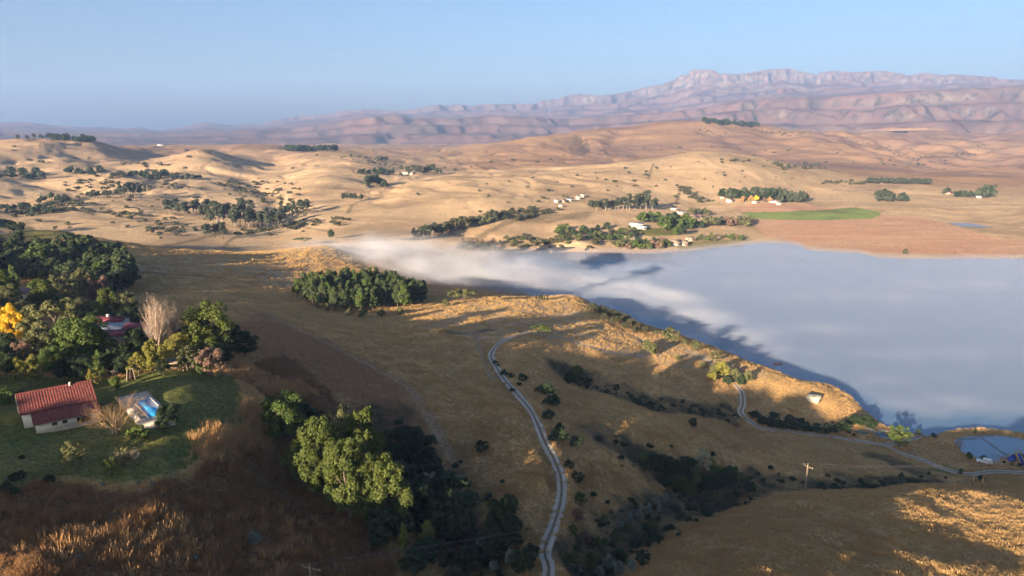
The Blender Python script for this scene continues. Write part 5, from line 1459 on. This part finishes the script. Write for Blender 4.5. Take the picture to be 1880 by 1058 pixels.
for tt in np.linspace(60, 140, 400):
    P_ = d * tt
    if CAM_Z + P_[2] <= float(zgrid(P_[0], P_[1])) + 8.5: break
p0_ = Vector((P_[0], P_[1], float(zgrid(P_[0], P_[1]))))
dv = p1_ - p0_
wz = math.atan2(dv.y, dv.x)
power_pole(p0_, 8.5, wz + math.pi / 2 + 0.5, 'pale wooden power pole with crossarm cut off by the bottom edge')
power_pole(p1_, h1, wz + math.pi / 2 - 0.2, 'wooden power pole with sunlit crossarm on the right slope')
def wire(a, b, sag, label, r_=0.022):
    n = 40
    P = [np.array(a) * (1 - i / n) + np.array(b) * (i / n) - np.array([0, 0, sag * 4 * (i / n) * (1 - i / n)]) for i in range(n + 1)]
    return tag(link('power_line', mesh_np('power_line', *tube(P, [r_] * (n + 1), 5)), M_WIRE), label, 'wire')
def arm(p, h, rz):
    c_, s_ = math.cos(rz), math.sin(rz)
    return [np.array([p.x - 1.35 * c_ + .16 * s_, p.y - 1.35 * s_ - .16 * c_, p.z + h - .3]), np.array([p.x, p.y, p.z + h + .25]), np.array([p.x + 1.35 * c_ + .16 * s_, p.y + 1.35 * s_ - .16 * c_, p.z + h - .3])]
A0, A1 = arm(p0_, 8.5, wz + math.pi / 2 + 0.5), arm(p1_, h1, wz + math.pi / 2 - 0.2)
for k, nm in enumerate(['far', 'middle', 'near']):
    wire(A0[2 - k], A1[2 - k], 2.6, f'{nm} one of the three wires spanning the road between the poles')
    wire(A0[2 - k], A0[2 - k] - np.array([dv.x, dv.y, 0]) / dv.length * 45 + np.array([0, 0, 5]), 0.8, f'{nm} wire running left from the foreground power pole')
    e_ = hit(1900, 893)
    wire(A1[2 - k], np.array([e_.x + 10, e_.y + 3 * k, e_.z + 7]), 1.2, f'{nm} wire running right from the pole on the right slope', 0.02)

# --- fence along the field edge
FP = pixline([(497,579),(560,609),(620,640),(680,672),(738,703),(772,745),(800,785),(830,842)], 6.0)
fe = thing('wire_fence', (FP[0][0], FP[0][1], float(zgrid(*FP[0]))), 0, 'thin wire fence on wooden posts along the dark field edge', 'fence')
fz0 = float(zgrid(*FP[0]))
loc_ = [np.array([a[0] - FP[0][0], a[1] - FP[0][1], float(zgrid(a[0], a[1])) - fz0]) for a in FP]
pm = mesh_np('post', *tube([(0, 0, -.3), (0, 0, 1.25)], [.07, .06], 6))
for a in loc_: link('post', pm, M_WOOD, fe, loc=a)
for z_ in (.45, .8, 1.15): part('wire', tube([a + np.array([0, 0, z_]) for a in loc_], [.012] * len(loc_), 3), M_WIRE, fe)

# --- car beside the pond
pn, pt = hit(1795, 848.5), hit(1818, 853)
crz = math.atan2(pn.y - pt.y, pn.x - pt.x)
pc = (pn + pt) / 2
car = thing('white_car', (pc.x, pc.y, float(zgrid(pc.x, pc.y))), crz, 'white estate car parked beside the pond', 'car')
def loft(secs):
    """body from cross sections: x, half width bottom, half width top, z bottom, z top"""
    co, fa = [], []
    for x, wb_, wt_, z0, z1 in secs:
        co += [(x, -wb_, z0), (x, wb_, z0), (x, wb_, z0 + (z1 - z0) * .7), (x, wt_, z1), (x, -wt_, z1), (x, -wb_, z0 + (z1 - z0) * .7)]
    for i in range(len(secs) - 1):
        for k in range(6): fa.append((i * 6 + k, i * 6 + (k + 1) % 6, i * 6 + 6 + (k + 1) % 6, i * 6 + 6 + k))
    n_ = len(co)
    fa += [(0, 5, 2, 1), (5, 4, 3, 2), (n_ - 6, n_ - 5, n_ - 4, n_ - 1), (n_ - 1, n_ - 4, n_ - 3, n_ - 2)]
    return np.array(co, float), np.array(fa)
part('body', loft([(-2.35, .80, .76, .45, 1.0), (-2.2, .86, .80, .32, 1.05), (-1.0, .90, .84, .30, 1.05), (0.9, .90, .82, .30, 1.02), (2.0, .86, .76, .32, .92), (2.35, .74, .66, .42, .78)]), M_CARW, car)
part('cabin', loft([(-2.25, .78, .66, 1.0, 1.62), (-1.9, .80, .68, 1.0, 1.78), (-0.2, .80, .68, 1.0, 1.80), (.35, .79, .66, 1.0, 1.70), (1.05, .76, .70, .98, 1.06)]), M_CARW, car)
for x0, x1 in ((-1.95, -1.15), (-1.05, -.25), (-.15, .45)):
    for sd in (-1, 1):
        part('window', slab((x0, sd * .815, 1.1), (x1, sd * .815, 1.1), (x1 - (.12 if x1 > 0 else 0), sd * .72, 1.66), (x0, sd * .72, 1.66), .02), M_GLASS, car)
part('windscreen', slab((.5, -.6, 1.66), (.5, .6, 1.66), (1.02, .66, 1.14), (1.02, -.66, 1.14), .02), M_GLASS, car)
for x in (-1.45, 1.45):
    for sd in (-1, 1):
        w_ = part('wheel', tube([(x, sd * .72, .34), (x, sd * .91, .34), (x, sd * .92, .34)], [.34, .34, .05], 14), M_RUBBER, car)
        part('rim', tube([(x, sd * .90, .34), (x, sd * .93, .34), (x, sd * .935, .34)], [.2, .2, .02], 12), M_GREYROOF, w_)
for sd in (-1, 1): part('headlight', bx(2.22, 2.33, sd * .55 - .14, sd * .55 + .14, .6, .75), M_GREYROOF, car)

# --- boats
def hull(Lb, W, H):
    xs = np.linspace(-.5, .5, 11)
    co, fa = [], []
    for x in xs:
        w_ = W / 2 * (1 - abs(2 * x) ** 2.6) + .02
        h_ = H * (1 - .25 * (1 - abs(2 * x) ** 2))
        for y, z in ((-1, 1), (-.8, .35), (0, 0), (.8, .35), (1, 1), (.75, .85), (0, .8), (-.75, .85)):
            co.append((x * Lb, y * w_, z * h_))
    for i in range(10):
        for k in range(8): fa.append((i * 8 + k, i * 8 + 8 + k, i * 8 + 8 + (k + 1) % 8, i * 8 + (k + 1) % 8))
    return np.array(co), np.array(fa)
def boat(px, py, Lb, W, rz, mat, label, z=None, roll=0.0, name='rowing_boat', deck=True):
    p = hit(px, py)
    if z is not None: p.z = z
    o = thing(name, (p.x, p.y, p.z + .05), rz, label, 'boat')
    o.rotation_euler = (roll, 0, rz)
    part('hull', hull(Lb, W, .55), mat, o)
    for x in (-.2, .15): part('thwart', bx(x * Lb - .12, x * Lb + .12, -W * .36, W * .36, .42, .47), M_WOOD, o)
    return o
for k, (px, py, mt, lb) in enumerate([(1580,796,'g','dark green boat at the left end of the beached boats'),(1592,789,'w','white boat farthest up in the row of beached boats'),(1598,793,'w','white boat left of the blue boat on the shore'),(1606,795,'w','narrow white boat touching the blue boat'),(1613,797,'b','blue boat in the middle of the beached boats'),(1620,793,'w','white boat nearest the water among the beached boats'),(1618,801,'b','darker blue boat nearest the road'),(1626,806,'w','white boat at the right end of the beached boats')]):
    boat(px, py, 4.6 - .2 * (k % 3), 1.15, R(-28 + 5 * (k % 3)), {'w': M_HULLW, 'b': M_HULLB, 'g': M_HULLG}[mt], lb, roll=0.25)
boat(1428, 669, 5.2, 1.6, R(10), M_ORANGE, 'small orange boat floating on the misty lake', z=-0.1, name='small_boat')
p = hit(1493, 737)
up = thing('hillside_shelter', p, R(-48), 'low shelter with a pale slanting roof on the sunlit hillside by the lake', 'shelter')
part('roof', slab((-2.6, -1.7, 0.75), (2.6, -1.7, 0.75), (2.6, 1.6, 2.5), (-2.6, 1.6, 2.5), .08), M_HULLW, up)
part('roof_opening', slab((-.9, -.1, 1.66), (.7, .15, 1.79), (1.1, .55, 2.0), (-.6, .4, 1.92), .02), M_DKWOOD, up)
part('front_board', bx(-2.55, 2.55, -1.62, -1.55, -.4, .6), M_HULLW, up)
part('side_board', joinm([bx(-2.5, -2.42, -1.5, 1.5, -.5, .8), bx(2.42, 2.5, -1.5, 1.5, -.5, .8)]), M_WOOD, up)
for x in (-2.4, 2.4): part('post', bx(x - .08, x + .08, 1.35, 1.5, -.6, 2.3), M_WOOD, up)

# --- play slide and booms on the pond
p = hit(1868, 846)
sl = thing('water_slide', (p.x, p.y, POND_Z), R(8), 'blue water slide tower with yellow timber frame at the pond', 'slide')
part('chute', joinm([slab((-.75, -2.4, .3), (.75, -2.4, .3), (.75, .0, 3.5), (-.75, 0, 3.5), .12)]), M_BLUE, sl)
for x in (-.85, .85):
    part('rail', slab((x - .14, -2.5, .55), (x + .14, -2.5, .55), (x + .14, .1, 3.95), (x - .14, .1, 3.95), .15), M_YELLOW, sl)
    part('post', bx(x - .1, x + .1, .2, .4, -1, 4.2), M_YELLOW, sl)
part('top_beam', bx(-1.1, 1.1, .15, .38, 4.2, 4.45), M_YELLOW, sl)
for sd in (-1, 1):
    w_ = part('wing', slab(*([(sd * 1.0, -.8, 1.0), (sd * 4.0, -.6, 1.0), (sd * 4.0, .5, 1.9), (sd * 1.0, .5, 3.4)][::sd]), .12), M_BLUE, sl)
    part('edge_beam', tube([(sd * 1.0, .5, 3.5), (sd * 4.1, .5, 2.0)], [.13, .13], 6), M_YELLOW, w_)
def boom(a, b, label):
    A, B = at_z(*a, POND_Z + .1), at_z(*b, POND_Z + .1)
    n = 20
    P = [A * (1 - k / n) + B * k / n + np.array([0, 0, .03 * (k % 2)]) for k in range(n + 1)]
    return tag(link('floating_boom', mesh_np('floating_boom', *tube(P, [.13] * (n + 1), 6)), M_WOOD), label, 'boom')
boom((1760, 806), (1796, 805), 'short pale boom along the far side of the pond')
boom((1760, 806), (1764, 829), 'pale boom closing the left end of the pond')
boom((1796, 800), (1858, 843), 'long pale boom slanting across the pond to the slide')
p = hit(1838, 852)
tag(link('plank', mesh_np('plank', *joinm([bx(-1.9, 1.9, -.3, .3, .1, .18), bx(-1.5, -1.4, -.25, .25, -.1, .1), bx(1.4, 1.5, -.25, .25, -.1, .1)])), M_HULLW, loc=p, rz=R(-12)), 'pale plank lying at the pond edge right of the car', 'plank')

# --- far houses
for px, py, Lh, W, h, ri, rz, wm, rm, nm, lb in [
 (1022,372,8,6,2.6,1.6,10,M_WHITE,M_GREYROOF,'cottage','white cottage at the left end of the hillside row'),
 (1034,371,9,6,2.6,1.6,6,M_WHITE,M_MAUVE,'cottage','white cottage second in the hillside row'),
 (1046,370,10,6,2.6,1.6,4,M_WHITE,M_GREYROOF,'cottage','longest white cottage in the hillside row'),
 (1062,366,9,6,3.0,1.6,0,M_WHITE,M_WHITE,'cottage','white cottage above the right end of the hillside row'),
 (1070,362,8,6,3.0,1.4,0,M_WHITE,M_WHITE,'cottage','topmost white cottage of the hillside row'),
 (1030,380,7,4,2.4,0.8,0,M_WHITE,M_WHITE,'shed','small white shed below the hillside row'),
 (1168,419,18,9,4.6,2.6,-8,M_WHITE,M_GREYROOF,'lodge','white lodge with pale roof behind its bright green lawn'),
 (1180,421,10,6,3.0,1.5,-8,M_WHITE,M_GREYROOF,'lodge_wing','low white wing at the right of the lodge'),
 (1156,443,13,8,2.6,3.8,-15,M_PINK,M_THATCH,'thatched_hut','thatched hut among the trees on the lodge point'),
 (1206,447,11,7,2.6,3.0,10,M_PINK,M_MAUVE,'lakeside_house','pinkish house hidden in the trees near the water'),
 (1240,450,13,8,2.8,3.6,15,M_WHITE,M_THATCH,'thatched_hut','left thatched hut on the lawn by the water'),
 (1254,450,11,8,2.6,3.6,-10,M_PINK,M_THATCH,'thatched_hut','right thatched hut on the lawn by the water'),
 (1266,442,11,7,2.8,2.2,0,M_PINK,M_THATCH,'lakeside_house','pink house behind the two thatched huts'),
 (1238,386,12,5,2.4,0.9,-4,M_WHITE,M_WHITE,'shed','long white shed highest above the lodge trees'),
 (1250,393,14,6,2.6,1.0,-4,M_WHITE,M_WHITE,'shed','larger long white shed above the lodge trees'),
 (1272,400,12,8,2.8,1.8,5,M_PINK,M_MAUVE,'cottage','pink cottage right of the long white sheds'),
 (1282,399,10,7,2.8,1.8,-5,M_WHITE,M_MAUVE,'cottage','white cottage right of the pink cottage'),
 (1327,364,10,7,2.6,1.6,0,M_PINK,M_CRIM,'farm_house','red-roofed farm building at the left of the large farm grove'),
 (1340,371,12,8,3.0,2.4,25,M_WALL,M_THATCH,'farm_house','brown gabled farm building at the left of the grove'),
 (1369,364,12,7,3.0,2.0,0,M_WHITE,M_GREYROOF,'farm_house','white farm house under the autumn trees'),
 (1398,361,10,6,3.0,1.6,0,M_WHITE,M_GREYROOF,'farm_house','white farm house in the middle of the grove'),
 (1386,373,11,5,2.6,1.0,0,M_WHITE,M_WHITE,'farm_shed','white farm shed in front of the grove'),
 (1421,372,20,6,2.6,1.0,0,M_WALL,M_WHITE,'farm_shed','long pale farm shed in front of the grove'),
 (1430,376,8,6,2.4,1.0,-20,M_WALL,M_WALL,'farm_shed','small cream shed nearest the red field'),
 (747,320,22,8,3.0,1.2,0,M_WHITE,M_WHITE,'far_barn','long white barn at the far farm'),
 (757,320,12,8,3.0,1.2,0,M_WHITE,M_WHITE,'far_barn','short white barn beside the long one at the far farm'),
 (296,268,30,10,3.5,2.0,0,M_WHITE,M_GREYROOF,'far_barn','tiny pale building on the far plateau'),
 (1741,356,14,8,3.0,2.0,0,M_PINK,M_CRIM,'far_farm','reddish farm building left on the right plain'),
 (1798,364,12,7,3.0,1.6,0,M_WHITE,M_GREYROOF,'far_farm','white building under the tall trees on the right plain'),
 (45*1+0,0,0,0,0,0,0,None,None,None,None)][:-1]:
    p = hit(px, py)
    gable(p, R(rz), Lh * .8, W * .8, h * .85, ri * .85, wm, rm, lb, nm, 'house' if 'shed' not in nm and 'barn' not in nm else 'shed')

# ------------------------------------------------------------------ grass in tufts
def tuft_mesh(name, seed, n, spread, lean, wid):
    g = np.random.default_rng(seed)
    co, fa = [], []
    for k in range(n):
        a = g.uniform(0, 6.28); b = g.uniform(0, 6.28)
        r_ = spread * math.sqrt(g.random())
        bx_, by_ = r_ * math.cos(a), r_ * math.sin(a)
        h = g.uniform(0.55, 1.0); ln = lean * g.uniform(0.3, 1.2)
        tx, ty = bx_ + ln * math.cos(a) + 0.1 * g.normal(), by_ + ln * math.sin(a) + 0.1 * g.normal()
        w_ = wid * g.uniform(0.6, 1.3)
        i = len(co)
        co += [(bx_ - w_ * math.cos(b), by_ - w_ * math.sin(b), -0.08), (bx_ + w_ * math.cos(b), by_ + w_ * math.sin(b), -0.08), (tx + w_ * .5 * math.cos(b), ty + w_ * .5 * math.sin(b), h), (tx - w_ * .3 * math.cos(b), ty - w_ * .3 * math.sin(b), h * .96)]
        fa.append((i, i + 1, i + 2, i + 3))
    return mesh_np(name, co, np.array(fa))

def grass(name, pts, scl, mat, meshes):
    me = bpy.data.meshes.new(name)
    me.vertices.add(len(pts)); me.vertices.foreach_set('co', np.asarray(pts, np.float32).ravel())
    me.materials.append(mat)
    a = me.attributes.new('scl', 'FLOAT', 'POINT'); a.data.foreach_set('value', np.asarray(scl, np.float32))
    a = me.attributes.new('rz', 'FLOAT', 'POINT'); a.data.foreach_set('value', rng.uniform(0, 6.28, len(pts)).astype(np.float32))
    o = tag(link(name, me), kind='stuff')
    lib = bpy.data.collections.new(name + '_tufts')
    for k, tm in enumerate(meshes):
        tm = tm.copy(); tm.materials.clear(); tm.materials.append(mat)
        lib.objects.link(bpy.data.objects.new(name + '_tuft', tm))
    ng = bpy.data.node_groups.new(name, 'GeometryNodeTree')
    ng.interface.new_socket('Geometry', in_out='INPUT', socket_type='NodeSocketGeometry')
    ng.interface.new_socket('Geometry', in_out='OUTPUT', socket_type='NodeSocketGeometry')
    gi, go = ng.nodes.new('NodeGroupInput'), ng.nodes.new('NodeGroupOutput')
    ci = ng.nodes.new('GeometryNodeCollectionInfo')
    ci.inputs['Collection'].default_value = lib
    ci.inputs['Separate Children'].default_value = True
    ci.inputs['Reset Children'].default_value = True
    ip = ng.nodes.new('GeometryNodeInstanceOnPoints')
    ip.inputs['Pick Instance'].default_value = True
    n1 = ng.nodes.new('GeometryNodeInputNamedAttribute'); n1.data_type = 'FLOAT'; n1.inputs[0].default_value = 'scl'
    n2 = ng.nodes.new('GeometryNodeInputNamedAttribute'); n2.data_type = 'FLOAT'; n2.inputs[0].default_value = 'rz'
    cx = ng.nodes.new('ShaderNodeCombineXYZ')
    ng.links.new(n2.outputs[0], cx.inputs[2])
    ng.links.new(gi.outputs[0], ip.inputs['Points'])
    ng.links.new(ci.outputs[0], ip.inputs['Instance'])
    ng.links.new(cx.outputs[0], ip.inputs['Rotation'])
    ng.links.new(n1.outputs[0], ip.inputs['Scale'])
    ng.links.new(ip.outputs[0], go.inputs[0])
    md = o.modifiers.new('tufts', 'NODES'); md.node_group = ng
    return o

ROADPTS = np.concatenate(list(ROAD_LINES.values()))
def off_road(P, d):
    keep = np.ones(len(P), bool)
    for i in range(0, len(ROADPTS), 2):
        keep &= (P[:, 0] - ROADPTS[i, 0]) ** 2 + (P[:, 1] - ROADPTS[i, 1]) ** 2 > d * d
    return P[keep]
def mask_at(mask, P):
    a, r_ = np.arctan2(P[:, 0], P[:, 1]), np.hypot(P[:, 0], P[:, 1])
    return mask[np.clip(np.searchsorted(AZ, a), 0, len(AZ) - 1), np.clip(np.searchsorted(RR, r_), 0, len(RR) - 1)]
def spread(n, r0, r1, power=1.0):
    a = rng.uniform(R(-40), R(40), n)
    r_ = np.exp(rng.uniform(math.log(r0), math.log(r1), n))
    return np.stack([r_ * np.sin(a), r_ * np.cos(a)], 1)
def lift(P):
    return np.concatenate([P, zgrid(P[:, 0], P[:, 1])[:, None]], 1)

TU = [tuft_mesh('t%d' % k, 300 + k, 24, 0.34, 0.26, 0.016) for k in range(4)]
TF = [tuft_mesh('u%d' % k, 310 + k, 16, 0.6, 0.36, 0.05) for k in range(4)]
M_STRAW = leaf_mat('straw_grass', [(0.60, 0.39, 0.175), (0.40, 0.26, 0.115), (0.25, 0.17, 0.08)], 0.2, 0.9, 0.6)
M_SUNLITG = leaf_mat('sunlit_gold_grass', [(0.56, 0.37, 0.15), (0.44, 0.285, 0.12), (0.34, 0.225, 0.095)], 0.25, 0.9, 0.6)  # brighter than the straw: sunlight on strip and knoll put into the colour
M_RUSTG = leaf_mat('rust_grass', [(0.36, 0.19, 0.085), (0.17, 0.095, 0.05), (0.46, 0.29, 0.135)], 0.25, 0.9, 0.7)
M_REED = leaf_mat('golden_reeds', [(0.55, 0.33, 0.15), (0.42, 0.23, 0.10), (0.62, 0.42, 0.22)], 0.3, 0.9, 0.6)
M_REDG = leaf_mat('dark_red_grass', [(0.38, 0.20, 0.105), (0.23, 0.13, 0.075), (0.46, 0.27, 0.14)], 0.2, 0.9, 0.6)

P = spread(380000, 75, 540)
bad = MX(MX(MX(z_lawn, z_rough), MX(z_red, 0.75 * z_dark)), z_bare)
P = P[mask_at(bad, P) < 0.4]
P = off_road(P, 1.55)
q = lift(P); q = q[q[:, 2] > 0.5]
cl = 0.6 + 0.8 * sstep(-0.35, 0.5, fbm(q[:, 0] / 9, q[:, 1] / 9, 3, 91))
keep = rng.random(len(q)) < 0.35 + 0.65 * sstep(-0.3, 0.3, fbm(q[:, 0] / 4, q[:, 1] / 4, 2, 92))
q, cl = q[keep], cl[keep]
sunlit_ = mask_at(np.clip(z_gold_sunlit, 0, 1), q[:, :2]) > 0.5
sc = (rng.uniform(0.3, 0.6, len(q)) + 0.22 * (rng.random(len(q)) < 0.08)) * cl * (1 + 0.5 * sstep(300, 500, np.hypot(q[:, 0], q[:, 1])))
grass('straw_grass', q[~sunlit_], sc[~sunlit_], M_STRAW, TF)
grass('sunlit_gold_grass', q[sunlit_], sc[sunlit_] * 1.15, M_SUNLITG, TF)
P = spread(90000, 72, 260); P = P[(mask_at(z_red, P) > 0.4) & (mask_at(z_bare, P) < 0.3)]; q = lift(P)
grass('dark_red_grass', q, rng.uniform(0.2, 0.5, len(q)), M_REDG, TF)
P = spread(260000, 68, 190); P = P[mask_at(z_rough, P) > 0.5]; q = lift(P)
f = fbm(q[:, 0] / 5, q[:, 1] / 5, 3, 93)
keep = rng.random(len(q)) < 0.25 + 0.75 * sstep(-0.3, 0.35, f)
q, f = q[keep], f[keep]
grass('rust_grass', q, rng.uniform(0.35, 0.9, len(q)) * (0.65 + 0.9 * sstep(-0.2, 0.5, f)), M_RUSTG, TU)
sp = []
for pts, n, w in [([(378,832),(400,815),(430,803),(470,800)],260,1.6),([(430,690),(470,700),(500,720),(560,712)],330,2.2),([(440,670),(470,690)],120,1.5),([(455,745),(470,770),(480,790)],120,1.2),([(110,1010),(200,985),(300,960)],60,3),([(200,1010),(330,1020),(450,1040)],70,4),([(300,1050),(420,1000),(540,960)],80,4),([(480,1030),(560,1000),(610,980)],50,3)]:
    L_ = pixline(pts, 1.5)
    k = rng.integers(0, len(L_), n)
    sp.append(L_[k] + rng.normal(0, w, (n, 2)))
q = lift(np.concatenate(sp))
grass('golden_reeds', q, rng.uniform(0.9, 1.9, len(q)), M_REED, TU)

# ------------------------------------------------------------------ the fog bank lying in the bay and trailing along the shore
m, nt, out = new_mat('fog_air')
t = NT(nt)
v = t.n('ShaderNodeVolumePrincipled', ins={'Color': (0.76, 0.79, 0.90, 1), 'Density': 1.0, 'Anisotropy': -0.15})
t.l(v.outputs[0], out.inputs['Volume'])
M_FOG = m
FOG = [(630,466,26,50,60,12,0.85),(700,474,22,60,76,16,1.05),(770,488,18,60,76,17,1.1),(840,502,13,58,70,18,1.1),(905,512,9,52,60,17,1.1),(975,520,4,44,36,12,1.0),(1050,520,3,46,36,10,0.95),(1130,532,3,42,30,9,0.9),(1210,548,3,38,25,8,0.88),(1290,585,3,34,20,8,0.85),(1350,622,2,30,16,7,0.8),(1420,655,2,32,14,6,0.7),(900,470,5,26,30,12,0.45),(1180,500,2,60,40,5,0.5),(1660,695,2,34,11,4,0.6),(1720,740,2,30,9,4,0.6),(1850,762,2,34,9,4,0.6),(1400,520,2,90,24,4,0.42),(1600,545,2,110,26,4,0.44),(1740,525,2,90,28,4,0.42),(1500,605,2,80,15,4,0.44),(1700,650,2,90,13,4,0.44)]
ng = bpy.data.node_groups.new('fog_bank', 'GeometryNodeTree')
ng.interface.new_socket('Geometry', in_out='INPUT', socket_type='NodeSocketGeometry')
ng.interface.new_socket('Geometry', in_out='OUTPUT', socket_type='NodeSocketGeometry')
t = NT(ng)
go = ng.nodes.new('NodeGroupOutput')
pos = t.n('GeometryNodeInputPosition').outputs[0]
rot = t.n('ShaderNodeVectorRotate', rotation_type='Z_AXIS', ins={'Angle': 0.5}); t.l(pos, rot.inputs[0])
ml = t.n('ShaderNodeVectorMath', operation='MULTIPLY'); t.l(rot.outputs[0], ml.inputs[0]); ml.inputs[1].default_value = (0.55, 1.4, 2.0)
nz = t.noise(ml.outputs[0], 0.038, 6, 0.62, 1.2)
tot = None
for px, py, z0, rx, ry, rz_, wgt in FOG:
    c = at_z(px, py, z0)
    sb = t.n('ShaderNodeVectorMath', operation='SUBTRACT'); t.l(pos, sb.inputs[0]); sb.inputs[1].default_value = c
    dvn = t.n('ShaderNodeVectorMath', operation='DIVIDE'); t.l(sb.outputs[0], dvn.inputs[0]); dvn.inputs[1].default_value = (rx, ry, rz_)
    ln = t.n('ShaderNodeVectorMath', operation='LENGTH'); t.l(dvn.outputs[0], ln.inputs[0])
    w_ = t.ramp(ln.outputs['Value'], 0.0, 1.55, wgt, 0.0)
    tot = w_ if tot is None else t.math('MAXIMUM', tot, w_)
den = t.math('MULTIPLY', tot, t.ramp(nz, 0.34, 0.68, 0.2, 1.0))
den = t.math('MULTIPLY', t.math('MULTIPLY', den, den), 0.072)
den = t.math('MAXIMUM', t.math('SUBTRACT', den, 0.0006), 0.0)
vc = t.n('GeometryNodeVolumeCube', ins={'Min': (-220, 225, -1), 'Max': (520, 700, 45), 'Resolution X': 296, 'Resolution Y': 190, 'Resolution Z': 24})
t.l(den, vc.inputs['Density'])
sm = t.n('GeometryNodeSetMaterial', ins={'Material': M_FOG}); t.l(vc.outputs[0], sm.inputs[0])
t.l(sm.outputs[0], go.inputs[0])
fog = tag(link('fog_bank', mesh_np('fog_bank', *bx(-220, 520, 225, 700, -1, 45)), M_FOG), kind='stuff')
md = fog.modifiers.new('fog', 'NODES'); md.node_group = ng
